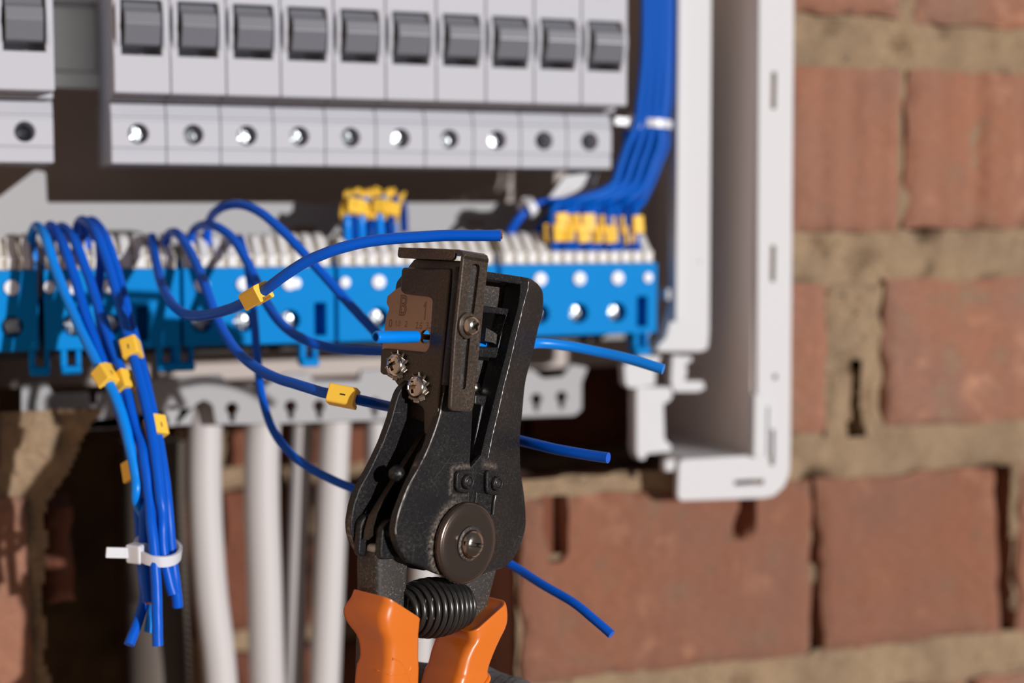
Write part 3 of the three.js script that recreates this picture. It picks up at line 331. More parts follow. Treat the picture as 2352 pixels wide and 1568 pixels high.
  loops: [[[71.3,1383.7,3.0],[71.0,1389.6,3.0],[70.5,1392.6,4.0],[70.5,1398.5,4.0],[74.9,1405.7,-6.0],[79.6,1403.1,-16.0],[81.7,1395.3,-22.0],[81.9,1379.6,-23.0]],[[73.4,1383.6,3.0],[73.2,1389.6,3.0],[72.7,1395.9,4.0],[72.7,1401.8,4.0],[77.1,1405.7,-6.0],[81.9,1403.1,-16.0],[84.0,1395.3,-22.0],[84.1,1379.6,-23.0]],[[76.2,1383.6,3.0],[75.9,1389.6,3.0],[75.4,1393.3,4.0],[75.4,1399.3,4.0],[79.9,1405.8,-6.0],[84.7,1403.1,-16.0],[86.9,1395.3,-22.0],[87.0,1379.6,-23.0]],[[79.6,1383.6,3.0],[79.3,1389.6,3.0],[78.7,1389.6,4.0],[78.8,1395.5,4.0],[83.4,1405.8,-6.0],[88.3,1403.1,-16.0],[90.5,1395.3,-22.0],[90.6,1379.5,-23.0]],[[82.7,1383.5,3.0],[82.4,1389.5,3.0],[81.9,1394.8,4.0],[81.9,1400.7,4.0],[86.5,1405.8,-6.0],[91.5,1403.1,-16.0],[93.7,1395.3,-22.0],[93.9,1379.5,-23.0]],[[86.7,1383.5,3.0],[86.4,1389.5,3.0],[85.9,1391.8,4.0],[85.9,1397.8,4.0],[90.6,1405.8,-6.0],[95.7,1403.1,-16.0],[98.0,1395.3,-22.0],[98.2,1379.4,-23.0]]],
  ties: [[[173.7,1432.2,9.0],[192.9,1431.8,4.0]],[[-17.4,1304.8,82.4],[-12.2,1305.1,87.5],[-7.6,1306.4,93.3],[0.9,1307.3,88.8]],[[137.2,1402.2,3.0]]],
  term: {dots:[-39.1,20.2,33.7,49.0,79.7,94.0,107.8,138.6,153.6,168.5],small:[68.0,180.5,51.2,-27.7],slots:[-30.0,0.9,59.4,178.4],feet:[-31.0,-21.4,8.8,14.5,55.9,178.9],ys:[1376.0,1363.5,1378.2,1366.6,1384.4,1391.1]}
};

// ---------------------------------------------------------------- the wall
function roughBrick(x0, x1, y0, y1, z0, z1, opt = {}) {
  const { grooves = [], rough = 1, skew = 0 } = opt;
  const nx = Math.max(6, Math.round((x1 - x0) / 2.5)), ny = Math.max(6, Math.round((y1 - y0) / 3));
  const g = new THREE.BoxGeometry(x1 - x0, y1 - y0, z1 - z0, nx, ny, 3);
  g.translate((x0 + x1) / 2, (y0 + y1) / 2, (z0 + z1) / 2);
  const p = g.attributes.position, k = x0 * 0.37 + y0 * 0.11;
  for (let i = 0; i < p.count; i++) {
    let x = p.getX(i), y = p.getY(i), z = p.getZ(i);
    const ex = Math.min(x - x0, x1 - x), ey = Math.min(y - y0, y1 - y), e = Math.min(ex, ey);
    const f = (z - z0) / (z1 - z0);
    let dz = 1.1 * rough * noise.noise(x * 0.05 + k, y * 0.05, 3) + 0.6 * rough * noise.noise(x * 0.17, y * 0.17 + k, 8);
    if (e < 3) dz -= (3 - e) * (0.35 + 0.5 * (0.5 + noise.noise(x * 0.12, y * 0.12, k)));
    for (const [gx, w, d, ya = -1e9, yb = 1e9] of grooves) { if (y < ya || y > yb) continue; const t = (x - gx - 1.2 * noise.noise(0, y * 0.06, gx)) / w; if (Math.abs(t) < 1) dz -= d * (1 - t * t); }
    z += dz * f;
    const ed = 1.3 * rough * noise.noise(y * 0.08, k, z * 0.05), ed2 = 1.3 * rough * noise.noise(x * 0.08, k + 9, z * 0.05);
    if (ex < 0.01) x += ed; if (ey < 0.01) y += ed2;
    x += skew * (y - y0) / (y1 - y0);
    p.setXYZ(i, x, y, z);
  }
  g.deleteAttribute('uv');
  const h = mergeVertices(g, 1e-4); h.computeVertexNormals();
  return toCreasedNormals(h, 0.9);
}
// uneven mortar bed: a relief with the cells inside `open` left out
function bed(x0, x1, y0, y1, step, base, amp, open) {
  const nx = Math.ceil((x1 - x0) / step), ny = Math.ceil((y1 - y0) / step), pos = [], idx = [];
  for (let j = 0; j <= ny; j++) for (let i = 0; i <= nx; i++) {
    const x = x0 + (x1 - x0) * i / nx, y = y0 + (y1 - y0) * j / ny;
    let z = base + amp * (1.2 * noise.noise(x * 0.035, y * 0.05, 1) + 0.8 * noise.noise(x * 0.1, y * 0.1, 2) + 0.5 * noise.noise(x * 0.25, y * 0.25, 3));
    const pit = noise.noise(x * 0.06 + 40, y * 0.09, 6); if (pit > 0.3) z -= (pit - 0.3) * amp * 9;
    pos.push(x, y, z);
  }
  for (let j = 0; j < ny; j++) for (let i = 0; i < nx; i++) {
    const a = j * (nx + 1) + i, x = x0 + (x1 - x0) * (i + 0.5) / nx, y = y0 + (y1 - y0) * (j + 0.5) / ny;
    if (open && open(x, y)) continue;
    idx.push(a, a + 1, a + nx + 2, a, a + nx + 2, a + nx + 1);
  }
  const g = new THREE.BufferGeometry();
  g.setAttribute('position', new THREE.Float32BufferAttribute(pos, 3)); g.setIndex(idx); g.computeVertexNormals();
  return g;
}
const wall = structure('wall_back');
const inBox = (x, y) => x < 236 && y > 1303 + 4 * noise.noise(x * 0.08, 0, 0);
const openJoint = (x, y) => (y < 1297 && y > 1226 && (Math.abs(x - 260.4 - noise.noise(0, y * 0.1, 2)) < 3.8 || Math.abs(x - 351.5 + 5 * (y - 1227) / 70) < 4.6)) || (y > 1274 && y < 1297 && (Math.abs(x - 149) < 5 || Math.abs(x - 227) < 5)) || (y > 1312 && y < 1346 && Math.abs(x - 277 - 2.5 * noise.noise(0, y * 0.07, 4)) < 1 + (1346 - y) * 0.09);
const chaseEdgeR = (y) => 134 + 2 * noise.noise(0, y * 0.05, 1), chaseEdgeL = (y) => -31 + 4 * noise.noise(0, y * 0.06, 5) + (y > 1300 ? (y - 1300) * 0.55 : 0);
part('mortar', bed(130, 460, 1130, 1520, 2.2, -2.6, 1.9, (x, y) => inBox(x, y) || x < chaseEdgeR(y) || openJoint(x, y)), M.mortar, wall);
part('mortar', bed(-160, -8, 1130, 1336, 1.2, -3, 2, (x, y) => x > chaseEdgeL(y)), M.mortar, wall);
const bricks = [
  // course above, running out of the picture
  [244, 292, 1476, 1536], [300, 420, 1474, 1536, { skew: 4 }],
  // ribbed course beside the box
  [243, 294, 1393, 1456, { grooves: [[258, 4, 0.9], [272, 5, 1.1], [284, 3, 0.8]] }], [297, 440, 1394, 1456, { grooves: [[312, 4, 0.8], [330, 5, 2.2], [352, 5, 1.2]] }],
  // course with the open joint
  [226, 262, 1315, 1373], [289, 420, 1315, 1374],
  // course under the box
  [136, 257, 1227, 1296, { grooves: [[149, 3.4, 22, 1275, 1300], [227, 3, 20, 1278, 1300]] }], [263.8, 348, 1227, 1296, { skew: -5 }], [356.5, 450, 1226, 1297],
  [120, 190, 1142, 1208], [198, 330, 1142, 1207], [336, 450, 1142, 1208],
  // left of the chase
  [-110, -36, 1227, 1308], [-150, -116, 1227, 1308], [-130, -34, 1142, 1208], [-120, -44, 1318, 1380],
];
for (const [x0, x1, y0, y1, o] of bricks) part('brick', roughBrick(x0, x1, y0, y1, -50, 0.6, o), y0 === 1227 && x0 > 0 ? M.brickFalloff : M.brick, wall);
// chips and a mortar bridge in the perpend joints
part('mortar', roughBrick(262, 288, 1343, 1373, -30, -1.5, { rough: 2.4 }), M.mortar, wall);
part('mortar', roughBrick(263, 274, 1312, 1338, -30, -1.5, { rough: 2 }), M.mortar, wall);
part('mortar', roughBrick(281, 289, 1312, 1338, -30, -2, { rough: 1.6 }), M.mortar, wall);
part('mortar', roughBrick(257, 266, 1252, 1262, -20, -3, { rough: 1.6 }), M.mortar, wall);
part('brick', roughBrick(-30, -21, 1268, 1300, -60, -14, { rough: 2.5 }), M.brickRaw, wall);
// the chase cut into the masonry for the cables: side faces, back
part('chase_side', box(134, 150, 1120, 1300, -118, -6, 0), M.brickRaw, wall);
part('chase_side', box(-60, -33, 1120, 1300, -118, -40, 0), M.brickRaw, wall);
part('chase_back', bed(14, 270, 1100, 1420, 4, -112, 4), M.mortar, wall);
part('chase_side', box(14, 24, 1100, 1420, -240, -84, 0), M.brickRaw, wall);
part('chase_back', bed(-80, 24, 1100, 1420, 5, -236, 4), M.mortar, wall);
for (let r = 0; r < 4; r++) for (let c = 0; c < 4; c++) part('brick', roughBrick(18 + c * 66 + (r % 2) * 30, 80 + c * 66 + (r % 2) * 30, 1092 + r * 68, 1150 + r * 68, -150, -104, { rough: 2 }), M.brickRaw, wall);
part('masonry_core', [box(236, 460, 1130, 1520, -160, -52, 0), box(134, 240, 1130, 1298, -160, -118, 0), box(-160, -62, 1130, 1520, -160, -52, 0), box(14, 236, 1130, 1520, -170, -150, 0), box(-80, 30, 1100, 1520, -260, -242, 0), box(-70, -60, 1100, 1300, -250, -52, 0)], M.mortar, wall);

// the rest of the room, out of the picture: floor and the side wall that the tool mirrors
const floor = structure('floor'); part('slab', box(-1400, 2600, -120, 0, -170, 3400, 0), M.concrete, floor);
const sideWall = structure('wall_left'); part('plaster', box(-760, -660, 0, 2700, 0, 2600, 0), M.plaster, sideWall);
const upperWall = structure('wall_around');
part('masonry', [box(-1400, -160, 0, 2700, -170, 0, 0), box(460, 2600, 0, 2700, -170, 0, 0), box(-160, 460, 1545, 2700, -170, 0, 0), box(-160, 460, 0, 1130, -170, 0, 0)], M.plaster, upperWall);

// ---------------------------------------------------------------- distribution box
const bx = thing('distribution_box', 'white plastic flush-mounted distribution box with a slotted rim, open in the brick wall', 'box');
{
  const s = outline(D.flangeOuter.map((p) => [...p]), 0.8);
  const [a, b, c, d, e] = D.flangeSlots;
  for (const [x, y] of [a, b, c]) s.holes.push(slotHole(x, y, 3, 14.6));
  s.holes.push(slotHole(d[0], d[1], 13.4, 3), circleHole(e[0], e[1], 1.5));
  part('rim', plate(s, 9.2, 12, 0.4), M.white, bx);
  part('slot_shade_strip', [box(226, 235, 1300, 1490, -8, -5, 0.3), box(200, 226, 1297, 1304, -8, -5, 0.3)], M.springSteel, bx);  // dark strips added behind the slots, their colour standing in for deep shade
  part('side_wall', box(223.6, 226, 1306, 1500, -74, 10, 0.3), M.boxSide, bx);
  part('bottom_lip', box(196, 224, 1307.4, 1309.6, -40, 10, 0.3), M.white, bx);
  part('corner_rib', [box(222.6, 226.6, 1309, 1333, 11, 14.2, 0.6), box(229.4, 230.6, 1309, 1328, 11.5, 13, 0.4)], M.white, bx);
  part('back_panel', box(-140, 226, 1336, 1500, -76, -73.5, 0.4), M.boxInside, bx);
  part('stub', box(188, 193, 1305, 1309.5, 6, 10, 1), M.white, bx);
}
// white carrier frame inside the box
const frame = thing('carrier_panel', 'white plastic carrier frame inside the box, its post right of the wire harness', 'frame');
{
  const s = outline(D.post, 1);
  s.holes.push(circleHole(206.5, 1382, 1));
  part('post', [plate(s, -6, 0, 0.6), box(195.5, 197.5, 1360, 1490, -2, 2.5, 0.5)], M.white, frame);
  part('bracket', [plate(outline(D.bracketTop, 0.8), -9, -4, 0.5), plate(outline(D.bracketE, 0.6), -9, -5, 0.4), plate(outline(D.bracketLow, 0.8), -12, -5, 0.6), box(186, 190, 1340, 1362, -12, -8, 0.4)], M.white, frame);
  part('gusset', [plate(outline(D.gusset, 0.8), -7, -4, 0.4), box(158, 170, 1399, 1404, -31, -5, 0.4)], M.white, frame);
  const c = outline(D.crossbar, 0.8), [h1, h2] = D.crossHoles;
  c.holes.push(slotHole(h1[0], h1[1], 10, 4), slotHole(h2[0], h2[1], 8, 3));
  part('crossbar', plate(c, -33, -30, 0.4), M.carrier, frame);
}
// mounting rail
const rail = thing('mounting_rail', 'zinc-plated top-hat mounting rail showing in the gap between the breakers', 'rail');
{
  const prof = [[-33, 1477.5], [-33, 1472], [-40, 1471], [-40, 1449], [-33, 1448], [-33, 1442.5], [-34.2, 1442.5], [-34.2, 1446.8], [-41.2, 1447.8], [-41.2, 1472.2], [-34.2, 1473.2], [-34.2, 1477.5]];
  part('channel', sidePlate(outline(prof, 0.5), -120, 182, 0.2), M.zinc, rail);
}
// ---------------------------------------------------------------- breakers
const breakerParts = (() => {
  const lower = sidePlate(outline([[-42, -24], [2, -24], [4.6, -24.8], [7, -28.8], [6.1, -29.1], [6.1, -29.9], [7, -30.2], [7, -38.8], [6.2, -39.1], [6.2, -39.7], [6.8, -40], [6.4, -44], [-42, -44]], 0.35), -8.62, 8.62, 0.3);
  const hole = turned([[0, -14], [2.6, -14], [2.8, 0], [3.3, 7], [3.5, 8], [0, 8]], 28); hole.translate(0, -34.4, 0.2);
  const body = cut(lower, hole);
  const nose = [box(-8.65, 8.65, 6.4, 22.5, 9, 20, 0.6), box(-8.65, 8.65, -22.5, -10.6, 9, 20, 0.6), box(-8.65, -6.2, -11.2, 7, 9, 19.9, 0.4), box(6.2, 8.65, -11.2, 7, 9, 19.9, 0.4), box(-8.65, 8.65, -24, 22.5, -36, 9.4, 0.3)];
  const cheek = (x) => sidePlate(outline([[17, 7], [19.6, 7], [21.6, 3], [22.2, -1], [21.4, -5], [19.6, -9.6], [17, -9.6]], 1.5), x - 0.75, x + 0.75, 0.3);
  const toggle = sidePlate(outline([[11, 6.2], [18.4, 6], [20.6, 3.6], [24.2, 2.2], [25, -1.6], [22, -7.6], [19.5, -8.2], [11, -7.8]], 0.5), -5.5, 5.5, 0.4);
  const scr = cut(turned([[0, 0], [2.5, 0], [2.5, 1.2], [2.2, 1.5], [0, 1.6]], 26), box(-0.35, 0.35, -3, 3, 0.7, 3, 0), box(-3, 3, -0.35, 0.35, 0.7, 3, 0)); scr.rotateZ(0.5);
  return { body, nose: merge([...nose, cheek(-7.2), cheek(7.2)]), toggle, scr, print: merge([box(-2.4, -0.2, 14.2, 16.2, 19.9, 20.05, 0), box(0.6, 1.2, 13.4, 16.2, 19.9, 20.05, 0)]) };
})();
for (const k of Object.keys(breakerParts)) breakerParts[k] = planarUV(metres(breakerParts[k]));
function makeBreaker() {
  const t = thing('circuit_breaker', '', 'breaker', 'miniature circuit breakers on the rail');
  mesh('body', breakerParts.body, M.breaker, t); mesh('nose', breakerParts.nose, M.breaker, t);
  mesh('toggle', breakerParts.toggle, M.toggle, t); mesh('terminal_screw', breakerParts.scr, M.screw, t);
  mesh('print', breakerParts.print, M.print, t);
  return t;
}
const ordinal = ['first', 'second', 'third', 'fourth', 'fifth', 'sixth', 'seventh', 'eighth', 'ninth', 'tenth'];
const proto = makeBreaker();
const breakerAt = [-2, ...Array.from({ length: 10 }, (_, i) => i)];
breakerAt.forEach((i, n) => {
  const b = n ? proto.clone() : proto;
  if (n) { b.name = numbered('circuit_breaker'); scene.add(b); }
  b.userData = { category: 'breaker', group: 'miniature circuit breakers on the rail', label: i < 0 ? 'light grey circuit breaker standing alone left of the bare mounting rail' : i === 9 ? 'light grey circuit breaker at the right end of the row, beside the wire harness' : i === 0 ? 'light grey circuit breaker, first of the ten, right of the bare rail gap' : `light grey circuit breaker with grey toggle, ${ordinal[i]} from the left of the row of ten` };
  // the clamping screws of the last two and of the lone breaker sit deep in their wells
  const sc = b.children.find((o) => o.name === 'terminal_screw'); sc.position.set(0, -0.0344, i > 7 || i < 0 ? -0.01 : 0.0011); sc.rotation.set(0.1 * Math.sin(i * 5.1), 0.12 * Math.cos(i * 3.7), 0);
  b.position.set((i * 17.5 + 1.2) * MM, 1.46, 0);
});
// ---------------------------------------------------------------- neutral terminal blocks
const termX = [[-96, -31.2], [-29.4, 13], [14, 64.4], [65.4, 122.6], [123.8, 184.4]];
const termLabel = ['blue neutral terminal block cut off by the left picture edge', 'blue neutral terminal block behind the hanging wire bundle', 'blue neutral terminal block behind the looping wires, between bundle and stripper', 'blue neutral terminal block with yellow marked wires, behind the stripper head', 'blue neutral terminal block at the right end below the wire harness'];
const tScrew = planarUV(metres(cut(turned([[0, 0], [2.9, 0], [2.9, 1.6], [2.5, 2.1], [0, 2.3]], 28), box(-0.45, 0.45, -3.5, 3.5, 1.1, 4, 0), box(-3.5, 3.5, -0.45, 0.45, 1.1, 4, 0))));
const tDot = planarUV(metres(turned([[0, 0], [2.4, 0], [2.4, 0.7], [2.1, 1], [0, 1.05]], 24)));
const tooth = planarUV(metres(sidePlate(outline([[9.2, 1382.4], [9.2, 1385.9], [8.2, 1386.6], [2.6, 1392.1], [-1, 1393.4], [-3, 1393.4], [-3, 1382.4]], 0.4), -1.45, 1.45, 0.3)));
termX.forEach(([x0, x1], n) => {
  const t = thing('terminal_block', termLabel[n], 'terminal block', 'neutral terminal blocks');
  const units = D.term.dots.filter((x) => x > x0 + 3 && x < x1 - 3), slots = D.term.slots.filter((x) => x > x0 - 2 && x < x1);
  if (n === 1) units.push(-20.5, -9);
  if (n === 0) units.push(-53, -67, -81);
  const s = outline([[x0, 1356.6], [x1, 1356.6], [x1, 1382.2], [x0, 1382.2]], 0.8);
  for (const x of units) s.holes.push(circleHole(x, 1364.4, 3.4));
  for (const x of slots) if (x > x0 + 3 && x < x1 - 3) s.holes.push(outline([[x - 1.9, 1359], [x - 1.9, 1370], [x + 1.9, 1370], [x + 1.9, 1359]], 0.5, THREE.Path));
  const feet = D.term.feet.filter((x) => x > x0 - 1 && x < x1 + 1).map((x) => [box(x - 3.4, x - 1.4, 1349.5, 1358, 4, 9.6, 0.5), box(x - 3.4, x + 3, 1348.6, 1351.4, 5, 11, 0.9), box(x + 1.4, x + 3, 1351, 1358, 2, 8, 0.5)]).flat();
  part('housing', [plate(s, 2, 10, 0.5), box(x0, x1, 1357, 1384, -14, 2.6, 0.5), ...feet], M.termBlue, t);
  part('clamp_bed', box(x0 + 0.8, x1 - 0.8, 1381, 1386.4, -10, 8.2, 0.4), M.termWhite, t);
  part('wire_entry', (() => { const g = sidePlate(outline([[8.4, 1382], [8.4, 1385.6], [1.4, 1391], [-8, 1391.5], [-8, 1382]], 0.3), x0 + 1, x1 - 1, 0.2); return g; })(), M.pocket, t);
  const k = Math.round((x1 - x0 - 2) / 4.5);
  for (let i = 0; i < k; i++) { const m = mesh('release_lever', tooth, M.termWhite, t); m.position.x = (x0 + 1 + (x1 - x0 - 2) * (i + 0.5) / k) * MM; }
  for (const x of units) {
    const a = mesh('terminal_screw', tScrew, M.screw, t); a.position.set(x * MM, 1.3644, 0.0042); a.rotation.z = x * 0.7;
    const d = mesh('label_dot', tDot, M.dot, t); d.position.set(x * MM, 1.3768, 0.0098);
  }
  for (const x of D.term.small.filter((q) => q > x0 + 1 && q < x1)) { const d = mesh('label_dot', tDot, M.dot, t); d.position.set(x * MM, 1.3768, 0.0098); d.scale.set(0.75, 0.8, 1); }
});
// carrier rail of the terminals, in the shade below them
const trail = thing('terminal_rail', 'dark steel rail carrying the blue terminal blocks', 'rail');
part('bar', box(-120, 186, 1352, 1372, -20, -15, 0.4), M.springSteel, trail);

// ---------------------------------------------------------------- cable comb and sheathed cables below
const keyhole = (x, y) => { const o = []; for (let k = 0; k <= 16; k++) { const a = (-60 + k * 18.75) * Math.PI / 180; o.push([x + 2.1 * Math.cos(a), y + 2.1 * Math.sin(a)]); } o.push([x - 0.8, y - 4.6], [x + 0.8, y - 4.6]); return outline(o, 0, THREE.Path); };
const comb = thing('cable_comb', 'white perforated plastic cable comb under the terminal blocks', 'cable comb');
{
  const s = outline(D.comb, 0.9);
  for (const [x, y] of D.combHoles) s.holes.push(keyhole(x, y));
  part('comb_plate', plate(s, -23, -20, 0.4), M.carrier, comb);
}
const cableLabel = { a: 'white sheathed cable nearest the hanging blue bundle, curving in the chase', b: 'white sheathed cable, second from the bundle, below the comb', c: 'thin grey-white sheathed cable set back between two thicker white cables', d: 'thick white sheathed cable left of the orange handle', e: 'white sheathed cable partly hidden behind the stripper body', f: 'white sheathed cable seen between the stripper handles' };
const cableR = { a: 6.2, b: 6.4, c: 4.2, d: 5.8, e: 4.2, f: 5.4 };
for (const k of 'abcdef') {
  const t = thing('sheathed_cable', cableLabel[k], 'cable', 'sheathed cables in the chase');
  mesh('sheath', metres(cord(curveOf(D.cables[k]), cableR[k], 60, 20)), M.cable, t);
}
{
  const t = thing('corrugated_conduit', 'brown-grey corrugated conduit in the shaded chase behind the bundle', 'conduit');
  mesh('tube', metres(cord(curveOf(D.conduit), 12, 360, 24, 0, 1, (u) => 1 + 0.06 * Math.sin(u * Math.PI * 2 * 40))), M.conduit, t);
}
// ---------------------------------------------------------------- wires
// open clip-on marker sleeve, axis along +z
function sleeveGeo(l, w = 2.6) {
  const s = outline([[-w, -w * 0.9], [-w, w * 0.95], [w, w * 0.95], [w, -w * 0.9], [w * 0.55, -w * 0.9], [w * 0.55, -w * 0.5], [-w * 0.55, -w * 0.5], [-w * 0.55, -w * 0.9]], 0.9);
  s.holes.push(circleHole(0, 0.1, 1.42));
  const g = plate(s, -l / 2, l / 2, 0.25); return g;
}
function blueWire(pts, label, { mat = M.wire, r = 1.45, steps = 110, group = 'loose blue wires', tags = [], core = true, open = false } = {}) {
  const t = thing('blue_wire', label, 'wire', group), c = curveOf(pts), L = c.getLength();
  mesh('insulation', metres(cord(c, r, steps, 14, 0, 1)), mat, t);
  if (core) {
    const e = c.getPointAt(1), d = c.getTangentAt(1), strands = [];
    for (let i = 0; i < 12; i++) { const a = i * 2.4, q = 0.24 * Math.sqrt(i) * r * 0.8; const g = new THREE.CylinderGeometry(0.17, 0.17, 0.5, 8); g.rotateX(Math.PI / 2); g.translate(Math.cos(a) * q, Math.sin(a) * q, 0.05 + 0.1 * ((i * 7) % 3)); strands.push(g); }
    part('copper_core', along(merge(strands), e, d), M.copper, t);
  }
  for (const [f, len, roll = 0] of tags) {
    const g = sleeveGeo(len); g.rotateZ(roll);
    const m = part('marker_sleeve', along(g, c.getPointAt(f), c.getTangentAt(f)), M.yellow, t);
    const n = box(-0.2, 0.2, -0.75, 0.75, -0.05, 0.05, 0); n.rotateX(Math.PI / 2); n.translate(0, 2.46, 0.4); n.rotateZ(roll);
    part('printed_mark', along(n, c.getPointAt(f), c.getTangentAt(f)), M.ink, m);
  }
  return { t, c, L };
}
// arc fraction nearest to a point
const near = (pts, x, y) => { const c = curveOf(pts); let b = 0, bd = 1e9; for (let i = 0; i <= 300; i++) { const p = c.getPointAt(i / 300), d = (p.x - x) ** 2 + (p.y - y) ** 2; if (d < bd) { bd = d; b = i / 300; } } return b; };
const TAG = {A: 0.6381, B: 0.6054, n1: [0.5341], n2: [0.5515], n3: [0.5381], n4: [0.5275], n5: [0.6736], n6: [0.6816]};
blueWire(D.wireA, 'blue wire arching over the stripper head, yellow sleeve, copper end showing', { tags: [[TAG.A, 7.4, 0.3]], steps: 160 });
blueWire(D.wireB, 'blue wire sagging to a yellow sleeve left of the stripper, passing behind it', { core: false, tags: [[TAG.B, 7.6, 1.2]], steps: 160 });
blueWire(D.wireC, 'blue wire looping low across the terminals and ending behind the jaw', { core: false, steps: 130 });
blueWire(D.wireD, 'blue wire with the tallest loop, slanting down to the stripper jaw', { core: false, mat: M.wire, steps: 130 });
blueWire(D.wireF, 'slim blue wire dropping past the cables and out below the stripper', { core: false, r: 1.25, steps: 160 });
const bl = { n1: 'light blue wire at the left edge of the hanging bundle', n2: 'blue wire of the hanging bundle cut shortest, left of its middle', n3: 'blue wire of the hanging bundle reaching lowest straight down', n4: 'blue wire of the bundle with a light short end right of the middle', n5: 'blue wire at the right edge of the hanging bundle, dark end', n6: 'blue wire at the back of the bundle, end bent to the left' };
for (const k of Object.keys(bl)) blueWire(D.bundle[k], bl[k], { mat: k === 'n1' ? M.wireLight : M.wire, r: 1.5, steps: 130, core: k === 'n2', group: 'wires of the hanging bundle', tags: TAG[k] ? TAG[k].map((f) => [f, 6, k === 'n4' ? 0.6 : -0.4]) : [] });
D.harness.forEach((p, i) => blueWire(p, `yellow sleeved harness wire entering the end terminal block, ${ordinal[i] ?? (i === 10 ? 'eleventh' : 'last')} from the left`, { mat: [M.wireMid, M.wireDeep, M.wireMid][i % 3], r: 1.55, steps: 90, group: 'wires of the right harness', core: false, tags: [[0.945 - (i % 2) * 0.03, 6.4, 0.5 * i]] }));
D.strays.forEach((p, i) => blueWire(p, i ? 'blue wire leaving the harness to the left, inner one' : 'blue wire leaving the harness to the left, outer one', { r: 1.5, steps: 70, core: false, group: 'wires of the right harness' }));
D.loops.forEach((p, i) => blueWire(p, `short looped blue wire with yellow sleeves above the stripper, ${ordinal[i]} from the left`, { mat: i % 2 ? M.wireDeep : M.wireLight, r: 1.5, steps: 60, core: false, group: 'yellow sleeved wire cluster', tags: [[0.27, 5.6, 0.4 * i], [0.43, 5.6, 0.7 * i]] }));

// cable ties
function tie(label, centre, rx, ry, axis, tail) {
  const t = thing('cable_tie', label, 'cable tie'), ring = [];
  const up = Math.abs(axis.y) > 0.9 ? V(0, 0, 1) : V(0, 1, 0), x = V().crossVectors(up, axis).normalize(), y = V().crossVectors(axis, x);
  for (let i = 0; i <= 40; i++) { const a = i / 40 * Math.PI * 2; ring.push(centre.clone().addScaledVector(x, rx * Math.cos(a)).addScaledVector(y, ry * Math.sin(a))); }
  const sec = ring.map((p, i) => { const o = p.clone().sub(centre).normalize(), w = axis.clone().multiplyScalar(1.5); return [p.clone().add(w), p.clone().addScaledVector(o, 0.9).add(w), p.clone().addScaledVector(o, 0.9).sub(w), p.clone().sub(w)].map((q) => q.toArray()); });
  part('strap', loft(sec, 0.6, false), M.nylon, t);
  const hd = centre.clone().addScaledVector(x, rx * tail).addScaledVector(y, ry * 0.35);
  const head = new RoundedBoxGeometry(5.2, 5.4, 4.4, 2, 0.8); part('head', along(head, hd, y.clone().add(x).normalize()), M.nylon, t);
  const tl = box(-0.6, 0.6, -1.5, 1.5, 0, 6.5, 0.3); part('tail', along(tl, hd.clone().addScaledVector(x, 2 * tail), x.clone().multiplyScalar(tail)), M.nylon, t);
  return t;
}
tie('white cable tie round the thick blue harness at the upper right', V(184.8, 1432.5, 2.5), 7.0, 6.4, V(0.05, 1, 0).normalize(), 1);
tie('white cable tie round the hanging blue wire bundle, tail to the left', V(-4.5, 1306.1, 83.5), 5.8, 8.9, V(0.1, 0.98, 0.15).normalize(), 1);
tie('small white cable tie on the wires left of the right yellow sleeves', V(138.7, 1401.9, 0.0), 2.6, 2.6, V(0.8, 0.4, 0).normalize(), 1);

// ---------------------------------------------------------------- the wire stripper
// local frame (mm): x across the jaws, y along the tool towards the jaws, z along the pivot towards the viewer; origin on the pivot
const tool = thing('wire_stripper', 'black automatic wire stripper with orange handles, gripping a blue wire', 'wire stripper');
{
  const a = V(0.88495, -0.13053, -0.44702), b = V(0.11651, 0.99144, -0.05885), c = V(0.45088, 0, 0.89259);
  const m = new THREE.Matrix4().makeBasis(a.normalize(), b.normalize(), c.normalize());
  tool.quaternion.setFromRotationMatrix(m); tool.position.set(0.0659, 1.3159, 0.148);
}
const sub = (name, parent = tool) => { const g = new THREE.Group(); g.name = name; parent.add(g); return g; };
function panHead(r, h, cross = true) {
  const dome = turned([[0, 0], [r, 0], [r, h * 0.28], [r * 0.93, h * 0.6], [r * 0.72, h * 0.86], [r * 0.4, h * 0.98], [0, h]], 40);
  if (!cross) return cut(dome, box(-r * 1.2, r * 1.2, -r * 0.16, r * 0.16, h * 0.4, h * 2, 0));
  const w = r * 0.2, wedge = (rot) => { const g = loft([[[-w * 0.6, -r * 0.35, h * 0.2], [w * 0.6, -r * 0.35, h * 0.2], [w * 0.6, r * 0.35, h * 0.2], [-w * 0.6, r * 0.35, h * 0.2]], [[-w, -r * 0.7, h * 1.4], [w, -r * 0.7, h * 1.4], [w, r * 0.7, h * 1.4], [-w, r * 0.7, h * 1.4]]], 0.3); g.rotateZ(rot); return g; };
  return cut(dome, wedge(0), wedge(Math.PI / 2));
}
function starWasher(r, teeth = 10) {
  const s = new THREE.Shape();
  for (let i = 0; i < teeth * 2; i++) { const a = i / teeth * Math.PI, q = i % 2 ? r : r * 0.8, w = 0.11; const f = i === 0 ? 'moveTo' : 'lineTo'; s[f](Math.cos(a - w) * q, Math.sin(a - w) * q); s.lineTo(Math.cos(a + w) * q, Math.sin(a + w) * q); }
  s.closePath(); s.holes.push(circleHole(0, 0, r * 0.45));
  const g = plate(s, -0.25, 0.3, 0.12, 10), p = g.attributes.position;
  for (let i = 0; i < p.count; i++) { const x = p.getX(i), y = p.getY(i), q = Math.hypot(x, y); if (q > r * 0.75) p.setZ(i, p.getZ(i) + 0.45 * Math.sin(Math.atan2(y, x) * teeth)); }
  g.computeVertexNormals(); return g;
}
const toLeft = (g) => { g.rotateY(-Math.PI / 2); return g; };   // axis +z -> -x

